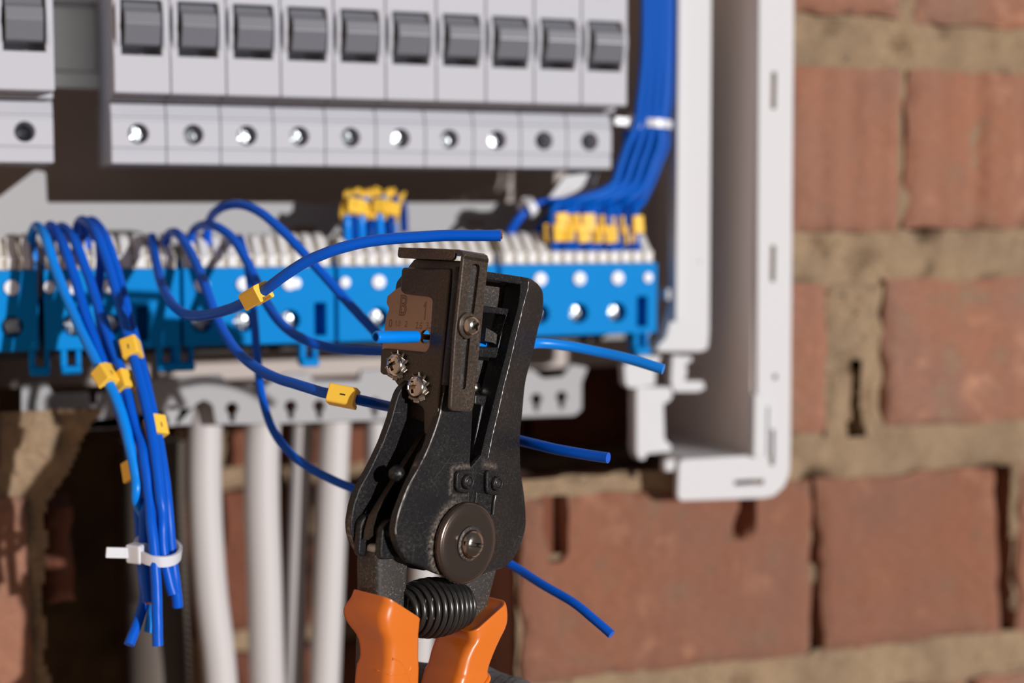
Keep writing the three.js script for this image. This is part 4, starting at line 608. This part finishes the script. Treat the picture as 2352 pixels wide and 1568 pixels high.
// ---- left jaw: two enamelled side plates, head, blade in its holder
{
  const front = [[-13.3, 69.5], [-13.3, 39.6], [-14.2, 32.5], [-17.4, 23.9], [-22.4, 15.5], [-25.6, 7.7], [-26.1, 3.6], [-25, 0.8], [-23.2, -1.8], [-20.3, -4.2], [-16.3, -5.3], [-8.9, -7.8], [-2, -9], [4.7, -5], [-0.9, 10.4], [-1.2, 13], [-0.5, 18.9], [-1.8, 20.1], [-1.9, 23.2], [-2.5, 33.5], [-3.3, 43.1], [-3.8, 69.5]];
  const fp = part('front_plate', plate(outline(front, 1.2), -2.4, 0, 0.5, 8, 3), M.plate, tool);
  // worn bright rim where the enamel has rubbed off
  const rim = [[-13.8, 38], [-14.6, 32], [-17.6, 23.8], [-20.2, 19], [-22.7, 15.2], [-24.4, 11.4], [-25.6, 7.7], [-26, 4.4], [-25.8, 3]].map(([x, y]) => [x + 0.3, y, -0.12]);
  part('worn_edge', cord(curveOf(rim), 0.22, 60, 8, 0, 1, (u) => 0.3 + 0.9 * clamp(noise.noise(u * 30, 7.3, 2) * 1.4 + 0.4)), M.wornEdge, fp);
  const rear = [[-9, 45], [-14, 40.4], [-16.9, 38.2], [-17.8, 36.7], [-18.5, 34.4], [-19.6, 29.7], [-21.7, 24.1], [-25.2, 17.3], [-28, 12.8], [-29.5, 8.6], [-30, 4.1], [-29.4, 1.5], [-27.9, -1.3], [-26, -3.4], [-18, -5.5], [-8, -8], [-2, -9], [4, -5], [-1, 10], [-1.5, 24], [-2.5, 45]];
  const rp = part('rear_plate', plate(outline(rear, 1.2), -14.2, -12, 0.45, 8, 3), M.plate, tool);
  const rim2 = [[-16.9, 37.4], [-18.2, 34.2], [-19.3, 29.6], [-21.4, 24], [-24.9, 17.2], [-27.7, 12.7], [-29.2, 8.5], [-29.7, 4.2]].map(([x, y]) => [x + 0.25, y, -12.15]);
  part('worn_edge', cord(curveOf(rim2), 0.15, 60, 8, 0, 1, (u) => 0.5 + 0.5 * Math.abs(Math.sin(u * 31) * Math.sin(u * 47))), M.wornEdge, rp);
  // turned-in flange along the upper edge of the front plate
  part('edge_flange', [sidePlate(outline([[-5.4, 24.5], [-6, 34], [-6, 47], [-0.4, 47], [-0.4, 22]], 0.5), -13.5, -12.2, 0.25), loft([[-13.3, 24.5, -5.2], [-17.2, 22.5, -3.2], [-21.8, 14.5, -2.2]].map(([x, y, z]) => [[x - 0.6, y, -0.5], [x - 0.6, y, z], [x + 0.6, y, z], [x + 0.6, y, -0.5]]))], M.brownSteel, tool);
  // head body, in two blocks that leave the wire channel open
  part('head_body', [sidePlate(outline([[-0.5, 71.4], [-17.6, 71.6], [-23.8, 65.3], [-24, 62.6], [-0.5, 62]], 0.8), -11.2, -4, 0.3), sidePlate(outline([[-0.5, 47], [-22.5, 47], [-22.5, 41.5], [-17, 39], [-14.5, 31], [-0.5, 29]], 0.8), -12.8, -4, 0.3), box(-11, -4, 46, 63, -4.6, -0.8, 0.4)], M.brownSteel, tool);
  // cast rail left of the slider
  part('guide_rail', [cord(curveOf([[-13.1, 40, 0.5], [-13.1, 55, 0.9], [-13.0, 66, 0.9], [-12.7, 69.4, 0.2]]), 1.5, 40, 14), box(-13.2, -4.2, 44, 69, -0.4, 0.9, 0.4)], M.enamel, tool);
  const holder = part('blade_holder', sidePlate(outline([[-0.6, 69], [-18.2, 69], [-18.8, 68.4], [-18.6, 63.1], [-17.4, 62.2], [-8.1, 61.8], [-6.4, 61.1], [-6, 49.4], [-7.2, 47.7], [-23.2, 47.8], [-23.9, 47.2], [-23.5, 41.6], [-22.8, 41], [-19.1, 40.8], [-16, 38.3], [-11.4, 35], [-6, 33.4], [-5.2, 27], [-0.6, 26]], 1.1), -14.4, -13, 0.55), M.brownSteel, tool);
  // blade with its stamped markings
  const cv = document.createElement('canvas'); cv.width = 1024; cv.height = 1024;
  const x = cv.getContext('2d'); x.fillStyle = 'rgb(142,118,102)'; x.fillRect(0, 0, 1024, 1024);
  for (let i = 0; i < 700; i++) { const u = rnd() * 1200 - 150, v = rnd() * 1024, k = rnd(); x.strokeStyle = k > 0.5 ? `rgba(190,166,148,${0.12 + 0.2 * rnd()})` : `rgba(84,66,54,${0.12 + 0.2 * rnd()})`; x.lineWidth = 0.7 + rnd(); x.beginPath(); x.moveTo(u, v); x.lineTo(u + 46, v + 70); x.stroke(); }
  for (let i = 0; i < 160; i++) { x.fillStyle = `rgba(60,44,34,${0.15 + 0.4 * rnd()})`; x.beginPath(); x.arc(rnd() * 1024, rnd() * 1024, 1 + 2.6 * rnd(), 0, 7); x.fill(); }
  const S = 44, at = (z, y) => [(z + 25.2) * S, 1024 - (y - 45) * S];   // mm on the blade -> canvas
  const stamp = (s, z, y, h, w = 1) => { const [u, v] = at(z, y); x.save(); x.translate(u, v); x.scale(w, 1); x.font = `${h * S}px sans-serif`; x.textAlign = 'center'; x.textBaseline = 'middle'; x.strokeStyle = h > 3 ? 'rgba(66,50,40,0.75)' : 'rgba(70,54,44,0.5)'; x.lineWidth = h * 2.8; x.strokeText(s, 0, 0); x.fillStyle = h > 3 ? 'rgba(120,98,84,0.9)' : 'rgba(80,62,52,0.35)'; x.fillText(s, 0, 0); x.restore(); };
  stamp('B', -18.4, 59.2, 7, 0.72); stamp('1', -10, 58.2, 6, 0.5); stamp('0', -22.6, 54.4, 2.6); stamp('1.0', -19.8, 54.5, 1.9, 0.8); stamp('2', -16.6, 54.5, 2); stamp('2.6', -11.8, 54.3, 2.2, 0.8); stamp('3.2', -8.0, 54.5, 2.2, 0.8);
  const bt = new THREE.CanvasTexture(cv); bt.colorSpace = THREE.SRGBColorSpace; bt.magFilter = THREE.LinearFilter;
  const bs = outline([[-5, 65], [-18, 65], [-19.5, 64.2], [-21.9, 63.3], [-24.8, 61.4], [-24.9, 59.5], [-24.2, 58.9], [-23.7, 58.2], [-23.9, 57.2], [-24.6, 56.2], [-24.7, 53.3], [-25, 47.7], [-25, 45.6], [-5, 45.6]], 0.4);
  bs.holes.push(circleHole(-9.2, 51.6, 1.75));
  let bg = metres(sidePlate(bs, -12.95, -12, 0.12, 20)); bg = bg.index ? bg.toNonIndexed() : bg;
  const p = bg.attributes.position, uv = new Float32Array(p.count * 2);
  for (let i = 0; i < p.count; i++) { uv[i * 2] = (p.getZ(i) * 1000 + 25.2) * S / 1024; uv[i * 2 + 1] = (p.getY(i) * 1000 - 45) * S / 1024; }
  bg.setAttribute('uv', new THREE.BufferAttribute(uv, 2));
  const blade = mesh('blade', bg, std({ map: bt, metalness: 0.7, roughness: 0.38 }), tool); blade.userData.label = 'bare steel blade stamped with a B and wire sizes';
  // second blade plate behind
  for (const [z, y, rot] of [[-16.8, 43.7, 0.5], [-8.2, 38.7, 0.15]]) {
    const w = toLeft(starWasher(3.9)); w.translate(-14.75, y, z); part('star_washer', w, M.washer, holder);
    const h = panHead(2.85, 1.9); h.rotateZ(rot); toLeft(h); h.translate(-15, y, z); part('holder_screw', h, M.bareSteel, holder);
  }
}
// ---- adjustable length stop sliding on the left jaw
{
  const s = outline([[-14.6, 73.2], [-5.4, 73.2], [-5.6, 63.6], [-5.9, 38.8], [-6.2, 33.8], [-14.4, 33.8], [-15.1, 52.4]], 1.5);
  s.holes.push(outline([[-11.7, 71.2], [-8.0, 71.2], [-8.6, 60], [-9.3, 51], [-9.2, 39], [-12.0, 39], [-12.7, 51], [-12.2, 60]], 1.7, THREE.Path));
  const st = part('length_stop', plate(s, 2.5, 3.6, 0.35, 10, 3), M.slide, tool); st.userData.label = 'brown steel slotted length stop';
  const lip = sidePlate(outline([[-20.6, 71.4], [-20.6, 74.1], [0.6, 73.9], [0.2, 71.1]], 1.0), -14.6, -13.5, 0.3);
  const top = loft([[-20.4, 73.1, 74.1], [-6, 73, 74.0], [1.6, 72.9, 73.9], [3, 72.4, 73.4], [3.6, 71.6, 72.4]].map(([z, y0, y1]) => [[-14.5, y1, z], [-5.5, y1, z], [-5.5, y0, z], [-14.5, y0, z]].map(([a, b, c]) => [a + 0 * c, b, c])), 0.4);
  part('stop_tab', [lip, top], M.slide, st);
  // cast floor seen through the slot
  part('slot_floor', box(-12.9, -7.2, 37.5, 70.6, 0.7, 2.4, 0.5), M.dusty, tool);
  const w = turned([[1.2, 0], [3.2, 0], [3.35, 0.4], [3.1, 0.8], [1.2, 0.85]], 36); w.translate(-11.2, 55.3, 3.6); part('washer', w, M.slide, st);
  const h = panHead(2.45, 2.2); h.rotateZ(0.6); h.translate(-11.0, 55.3, 4.4); part('stop_screw', h, M.bareSteel, st);
}
// ---- right jaw: deep casting with a bevelled outer face and a clamping insert
{
  const rows = [ // y, inner edge, ridge, outer
    [69.6, 11, 13.6, 17.6], [68.6, 11.2, 14.0, 20.4], [66.8, 11.4, 14.0, 22.6], [62.6, 11.3, 12.9, 23.4], [55.6, 9.6, 11.4, 22], [48.9, 8.2, 10, 20.8], [45.7, 7.4, 9.3, 19.8], [41.5, 6.4, 8.3, 19], [33.8, 4.6, 6.8, 18.9], [28.3, 3.3, 5.6, 18.8], [22, 2, 4.6, 19.6], [19, 1.2, 4.2, 20.2], [12.4, 1, 5.2, 22.4], [7.1, 1.4, 8, 23.8], [3.2, 2, 9, 24.2], [-1.6, 2.6, 9, 22.8], [-5.7, 3, 8, 19.6], [-7.4, 4, 7.5, 16], [-8.2, 5, 7, 8]];
  const smooth = new THREE.CatmullRomCurve3(rows.map(([y, i, r, o]) => V(i + o * 0.001, y, r)), false, 'centripetal'), smoothO = new THREE.CatmullRomCurve3(rows.map(([y, , , o]) => V(o, y, 0)), false, 'centripetal');
  const fine = []; for (let k = 0; k <= 110; k++) { const q = smooth.getPoint(k / 110), o = smoothO.getPoint(k / 110); fine.push([q.y, q.x, q.z, o.x]); }
  const sec = fine.map(([y, i, r, o]) => [[i, y, -6], [i, y, -0.4], [i + 0.4, y, 0], [r - 0.25, y, 0], [r + 0.25, y, -0.15], [o - 0.7, y, -2.0], [o, y, -2.7], [o, y, -7]]).reverse();
  const jaw = part('right_plate', loft(sec, 0.45), M.plate, tool);
  const ridge = rows.slice(1, 11).map(([y, , r]) => [r, y, -0.1]);
  part('worn_edge', cord(curveOf(ridge), 0.2, 160, 8, 0, 1, (u) => 0.25 + 1.2 * clamp(noise.noise(u * 40, 3.3, 1) * 1.4 + 0.35) * (0.6 + 0.4 * Math.sin(u * 171))), M.wornEdge, jaw);
  part('jaw_rear_plate', plate(outline([[-1, 68], [20, 68], [21, 60], [17, 40], [17, 26], [21.5, 10], [22, 3], [19, -5], [6, -8], [-2, -4], [-1, 20], [1, 40]], 2), -18, -15.8, 0.4), M.enamel, tool);
  part('jaw_top', box(-2.4, 12.2, 67.6, 69.7, -16, -0.1, 0.5), M.enamel, tool);
  part('jaw_floor', [box(3, 18, 61, 67.8, -10, -8, 0.3), box(1, 14, 38, 47, -10, -8, 0.3)], M.dusty, tool);
  const f = outline([[-3.4, 47.6], [9.8, 47.8], [12.9, 61.1], [-3.4, 61]], 0.4); f.holes.push(outline([[-1.6, 50.4], [-1.6, 59.2], [10.5, 59.4], [8.3, 50.6]], 0.3, THREE.Path));
  const ci = part('clamp_insert', plate(f, -8, -3.6, 0.3), M.enamel, tool);
  part('worn_edge', cord(curveOf([[9.9, 48.2, -3.7], [11.4, 54.6, -3.7], [12.7, 60.6, -3.7]]), 0.2, 20, 8), M.wornEdge, ci);
  part('grip_tooth', loft([[3.6, 52.0, 55.4], [6.6, 51.8, 54.6], [8.0, 51.4, 54.0]].map(([x, y0, y1]) => [[x, y0, -4], [x, y1, -4], [x, y1, -8.5], [x, y0, -8.5]])), M.dusty, ci);
  part('lower_bar', [plate(outline([[1.3, 37.9], [6.4, 37.9], [6.9, 37.2], [3.9, 22.8], [2.2, 22.7], [4, 35.4], [1.2, 35.4]], 0.5), -7, -3.4, 0.4)], M.enamel, tool);
  const rv = turned([[0, 0], [1.6, 0], [1.6, 0.6], [1.2, 1.2], [0, 1.4]], 24); rv.translate(4.2, 39.6, -6.8); part('rivet', rv, M.bareSteel, tool);
}
// ---- centre: spring-plate bosses with rivets, pivot disc and slotted screw
{
  const boss = (name, pts, c, seat) => {
    const b = part(name, plate(outline(pts, 1.6), -0.4, 1.1, 0.45, 8, 3), M.enamel, tool);
    const ring = turned([[1.0, 0], [1.95, 0], [2.0, 0.7], [1.6, 1.2], [1.15, 1.15], [1.0, 0.5]], 30); ring.translate(c[0], c[1], 1); part('rivet_collar', ring, M.enamel, b);
    const pin = turned([[0, 0], [1.15, 0], [1.1, 0.9], [0.8, 1.1], [0.5, 0.95], [0, 0.9]], 24); pin.translate(c[0], c[1], 1); part('rivet', pin, M.springSteel, b);
  };
  boss('rivet_boss', [[-7.6, 18.6], [-1.4, 19], [-1.2, 13.2], [-4.4, 12.8], [-7.2, 13.8]], [-3.7, 16]);
  boss('rivet_boss', [[3.2, 19], [8.6, 18.6], [9.6, 14.8], [9.2, 12.2], [4, 12.8]], [7.2, 15.6]);
  part('bridge', [plate(outline([[-1.6, 19], [3.6, 24], [3.8, 18], [3.4, 12], [-1.2, 9]], 0.5), -1.6, -0.3, 0.3), plate(outline([[1.2, 13.2], [7.4, 12.6], [7.8, 6], [1.4, 6]], 0.4), -1, 0.1, 0.2)], M.enamel, tool);
  part('bridge_rim', cord(curveOf([[10.2, 16.4, 0.1], [8.6, 13.6, 0.3], [7.9, 11.4, 0.4], [7.8, 7.4, 0.3]]), 0.5, 30, 10), M.springSteel, tool);
  const d = turned([[0, 0], [10, 0], [10.5, 0.5], [10.55, 1.1], [10.1, 1.75], [9.5, 1.95], [9.2, 1.9], [8.9, 2.15], [7.5, 2.2], [4.6, 2.15], [0, 2.1]], 72); d.translate(-2, 0.3, 0.2);
  const disc = part('pivot_disc', d, M.discSteel, tool); disc.userData.label = 'polished brown pivot disc';
  const col = turned([[3.2, 0], [4.5, 0], [4.4, 0.5], [3.4, 0.6]], 36); col.translate(-1.8, 0.3, 2.3); part('pivot_collar', col, M.dusty, disc);
  const h = panHead(3.7, 2.6, false); h.rotateZ(-0.12); h.translate(-1.8, 0.3, 2.5); part('pivot_screw', h, M.darkSteel, disc);
}
// ---- link strap, peg, levers
{
  part('link_strap', loft([[-11.8, 27], [-15.4, 22], [-19, 17], [-23, 11.4], [-26.2, 6.8], [-27.2, 3], [-27.1, 1]].map(([x, y]) => [[x - 0.7, y - 0.5, -7.2], [x + 0.7, y + 0.5, -7.2], [x + 0.7, y + 0.5, -9], [x - 0.7, y - 0.5, -9]]).reverse(), 0.5), M.brownSteel, tool);
  const peg = turned([[0, 0], [1.9, 0.2], [2.0, 2.4], [1.5, 3.6], [0, 3.9]], 24); peg.rotateY(-0.9); peg.rotateX(0.3); peg.translate(-20.2, 17.4, -7); part('stop_peg', peg, M.enamel, tool);
  const lever = (name, secs) => part(name, loft(secs.map(([y, x0, x1, z0, z1]) => { const r = 1.4, o = []; for (const [cx, cz, a0] of [[x1 - r, z1 - r, 0], [x0 + r, z1 - r, 90], [x0 + r, z0 + r, 180], [x1 - r, z0 + r, 270]]) for (let k = 0; k <= 4; k++) { const a = (a0 + k * 22.5) * Math.PI / 180; o.push([cx + Math.cos(a) * r, y, cz + Math.sin(a) * r]); } return o; }), 0.6), M.dusty, tool);
  lever('lever', [[-2.6, -26.2, -17, -13.4, -5], [-6, -26, -15.2, -13.4, -5], [-12, -25.2, -14.9, -13.4, -5], [-20, -24.5, -14.6, -13.4, -5], [-30, -23.6, -14.4, -13.4, -5], [-60, -21, -13, -13, -5]]);
  lever('lever', [[-2, 3, 16, -13.4, -4], [-8, 4, 16.6, -13.4, -4], [-16, 5, 14.6, -13.4, -4], [-24, 5, 13, -13.4, -4], [-60, 0, 8, -13, -4]]);
  const prong = (z0, z1, pts) => plate(outline(pts, 1.6), z0, z1, 0.5, 8, 3);
  part('fork', [prong(-6.4, -4.2, [[-26.2, -4], [-26.4, 3.4], [-24.6, 5.8], [-21.4, 6], [-19.6, 3], [-19, -1], [-17, -4]]), prong(-11.8, -9.8, [[-28.4, -4], [-28.6, 4.4], [-26.6, 6.6], [-23.4, 6.4], [-21, 3], [-19, -4]])], M.enamel, tool);
  const pin = new THREE.CylinderGeometry(1.3, 1.3, 12, 20); pin.rotateX(Math.PI / 2); pin.translate(-23, 2.4, -9); part('link_pin', pin, M.bareSteel, tool);
  part('nylon_bush', box(-25.6, -20, -3.6, -0.8, -11.4, -6.8, 1), M.termWhite, tool);
}
// ---- barrel-shaped return spring between the levers
{
  const pts = [], turns = 11, n = 420;
  for (let i = 0; i <= n; i++) { const u = i / n, a = u * turns * Math.PI * 2, r = 4.4 + 2.6 * Math.sin(Math.PI * clamp(u * 0.92 + 0.06)); pts.push([-15.6 + u * 22.6, -17.3 + Math.cos(a) * r, -6.2 + Math.sin(a) * r]); }
  part('return_spring', cord(curveOf(pts), 0.82, 620, 9), M.springSteel, tool);
}
// ---- orange grips
{
  const ringAt = (cx, y, hx, cz, hz, r, tilt = 0) => { const o = []; for (const [sx, sz, a0] of [[1, 1, 0], [-1, 1, 90], [-1, -1, 180], [1, -1, 270]]) for (let k = 0; k <= 6; k++) { const a = (a0 + k * 15) * Math.PI / 180; const dx = sx * (hx - r) + Math.cos(a) * r, dz = sz * (hz - r) + Math.sin(a) * r; o.push([cx + dx, y + tilt * dx, cz + dz]); } return o; };
  const left = [[-15.7, -20.6, 5.4, -6.2, 6.4, 1.6, -0.5], [-15.5, -20.6, 6.2, -6.2, 7.0, 2.2, -0.5], [-17, -20.6, 6.5, -6.6, 7.4, 2.6, -0.42], [-19.5, -20.9, 6.9, -7.4, 8.2, 2.8, -0.3], [-21.5, -20.6, 6.6, -7.2, 8.0, 2.8, -0.18], [-24.5, -19.5, 5.8, -5.9, 6.6, 2.6, -0.08], [-27.5, -19.1, 5.6, -5.4, 6.1, 2.5, 0], [-29.6, -18.9, 5.7, -5.4, 6.1, 2.4, 0], [-31, -18.8, 5.9, -5.7, 6.4, 2.5, 0], [-36, -18.4, 6.0, -6, 6.7, 2.6, 0], [-60, -16, 6.6, -6, 7.2, 2.8, 0], [-90, -14, 6.6, -6, 7.2, 2.8, 0], [-112, -13, 5, -6, 5.4, 2.4, 0]];
  const fineRows = (rows) => { const out = [], n = rows.length, A = new THREE.CatmullRomCurve3(rows.map((r) => V(r[0], r[1], r[2])), false, 'centripetal'), B = new THREE.CatmullRomCurve3(rows.map((r) => V(r[3], r[4], r[5])), false, 'catmullrom', 0.5); for (let k = 0; k <= (n - 1) * 6; k++) { const u = k / ((n - 1) * 6), a = A.getPoint(u), b = B.getPoint(u), f = u * (n - 1), i = Math.min(n - 2, Math.floor(f)); out.push([a.x, a.y, a.z, b.x, b.y, b.z, rows[i][6] + (rows[i + 1][6] - rows[i][6]) * (f - i)]); } return out; };
  const gl = part('grip', loft(fineRows(left).map(([y, cx, hx, cz, hz, r, t]) => ringAt(cx, y, hx, cz, hz, r, t)), 0.8), M.orange, tool);
  const arc = []; for (let i = 0; i <= 20; i++) { const a = i / 20; arc.push([-23.4 + 7.4 * a, -27.6 - 7.6 * a * a, 0.5]); }
  part('moulded_line', cord(curveOf(arc), 0.28, 40, 8), M.orange, gl);
  part('moulded_line', cord(curveOf([[-24.8, -31, -3], [-23.6, -31.4, 0.1], [-20, -31.6, 0.5], [-17.4, -31, 0.5], [-17, -30, 0.5]]), 0.25, 30, 8), M.orange, gl);
  const right = [[-19.6, 10.2, 5.0, -6.4, 6.2, 2, 0.6], [-19.4, 10.3, 6.2, -6.4, 7.2, 2.4, 0.6], [-21, 11.0, 6.6, -6.4, 7.4, 2.6, 0.45], [-23.5, 11.2, 6.6, -6.4, 7.4, 2.6, 0.3], [-26.5, 9.6, 6.2, -6.4, 7.2, 2.6, 0.12], [-30, 8, 5.8, -6.4, 7, 2.5, 0], [-33.6, 6.9, 5.6, -6.4, 7, 2.5, 0], [-35, 6.6, 6, -6.4, 7.2, 2.5, 0], [-60, 1.6, 6.4, -6.2, 7.4, 2.6, 0], [-90, -0.6, 6.4, -6, 7.4, 2.6, 0], [-112, -1, 4.6, -6, 5.4, 2.2, 0]];
  const gr = part('grip', loft(fineRows(right).map(([y, cx, hx, cz, hz, r, t]) => ringAt(cx, y, hx, cz, hz, r, t)), 0.8), M.orange, tool);
  part('grip_rib', [cord(curveOf([[12.6, -34.6, -8], [12.9, -34.8, -3], [11.8, -35.6, 0.3], [9.6, -37.4, 0.9]]), 0.7, 24, 10)], M.orange, gr);
}
// ---- the wire in the jaws: loosened insulation, bared copper, the wire leading away to the right
{
  const t = thing('stripped_wire', 'short blue wire through the stripper jaws, bare copper beside the loosened insulation', 'wire');
  tool.updateMatrixWorld(true);
  const W = (x, y, z) => V(x * MM, y * MM, z * MM).applyMatrix4(tool.matrixWorld).multiplyScalar(1000);
  const out = D.wireHr.map((p) => V(...p));
  const inner = [W(-9.5, 51.7, -9.2), W(-2, 51.5, -9.2), W(8, 51.0, -9.2), W(16, 51.0, -9.1)];
  const c = new THREE.CatmullRomCurve3([...inner, ...out], false, 'centripetal');
  mesh('insulation', metres(cord(c, 1.45, 140, 16)), M.wireLight, t);
  for (let i = 0; i < 7; i++) { const a = i * 1.05, q = i ? 0.46 : 0; const s = W(-16.5, 51.5 + Math.cos(a) * q, -9.6 + Math.sin(a) * q), e = W(-8.5, 51.7 + Math.cos(a) * q, -9.2 + Math.sin(a) * q); mesh('copper_strand', metres(cord(new THREE.LineCurve3(s, e), 0.27, 4, 8)), M.copper, t); }
  // hollow stub of insulation standing off the blade
  const s0 = W(-15.2, 51.5, -9.6), s1 = W(-29.4, 50.3, -9.6);
  const p0 = s0.clone(), dir = s1.clone().sub(s0), len = dir.length();
  const tube = turned([[0.8, 0], [1.3, 0], [1.55, 0.4], [1.58, len * 0.5], [1.58, len - 0.35], [1.42, len], [1.02, len + 0.05], [0.9, len - 0.4], [0.8, len * 0.5], [0.8, 0]], 28);
  part('loose_insulation', along(tube, p0, dir), M.wireLight, t);
}
// ---- gloved hand closed round the grips, mostly below the picture
{
  const t = thing('gloved_hand', 'dark grey work glove at the lower picture edge, fingers round the orange grips', 'hand');
  const res = 72, mc = new MarchingCubes(res, new THREE.MeshBasicMaterial(), false, false, 200000);
  const bones = [];
  const chain = (pts) => { for (let i = 0; i + 1 < pts.length; i++) bones.push([pts[i], pts[i + 1]]); };
  for (const [i, y] of [[0, -45], [1, -63], [2, -80], [3, -95]]) {
    const k = [1, 1.05, 1, 0.86][i], r = 8.6 * (i === 3 ? 0.9 : 1);
    chain([[-32, y - 26 + i * 6, -18, r + 1], [-14, y - 6, -25, r + 0.6], [8 * k, y, -25, r], [24 * k, y + 0.5, -16, r - 0.4], [25 * k, y, -2, r - 1], [18 * k, y - 1, 7, r - 1.6]]);
  }
  chain([[-44, -66, -14, 12], [-43, -84, -14, 14], [-40, -104, -16, 13]]); chain([[-43, -84, -14, 14], [-44, -118, -14, 15], [-44, -150, -14, 16]]);
  chain([[-42, -84, -8, 11], [-33, -72, 9, 9.4], [-16, -64, 13, 8.6], [-4, -58, 14, 7.6]]);
  const cx = -8, cy = -95, cz = -8, h = 72, field = mc.field;
  for (let z = 0; z < res; z++) for (let y = 0; y < res; y++) for (let x = 0; x < res; x++) {
    const q = [x, y, z].map((v) => (v - res / 2) / (res / 2)), P = [cx + q[0] * h, cy + q[1] * h, cz + q[2] * h]; let d = 1e9;
    for (const [[ax, ay, az, ar], [bx2, by, bz, br]] of bones) {
      const ux = bx2 - ax, uy = by - ay, uz = bz - az, s = clamp(((P[0] - ax) * ux + (P[1] - ay) * uy + (P[2] - az) * uz) / (ux * ux + uy * uy + uz * uz));
      const e = Math.hypot(P[0] - ax - ux * s, P[1] - ay - uy * s, P[2] - az - uz * s) - (ar + (br - ar) * s);
      const k = 1.6, hh = clamp(0.5 + 0.5 * (e - d) / k); d = e + (d - e) * hh - k * hh * (1 - hh); if (d > 1e8) d = e;
    }
    field[x + y * res + z * res * res] = -d;
  }
  mc.isolation = 0; mc.update();
  const n = mc.count, g = new THREE.BufferGeometry(), pos = mc.positionArray.slice(0, n * 3);
  for (let i = 0; i < n; i++) { pos[i * 3] = cx + pos[i * 3] * h; pos[i * 3 + 1] = cy + pos[i * 3 + 1] * h; pos[i * 3 + 2] = cz + pos[i * 3 + 2] * h; }
  g.setAttribute('position', new THREE.BufferAttribute(pos, 3)); g.computeVertexNormals();
  let gg = mergeVertices(g, 0.01); gg.computeVertexNormals(); gg = planarUV(metres(gg));
  mesh('glove', gg, M.glove, t);
  t.position.copy(tool.position); t.quaternion.copy(tool.quaternion);
}
renderer.render(scene, camera);
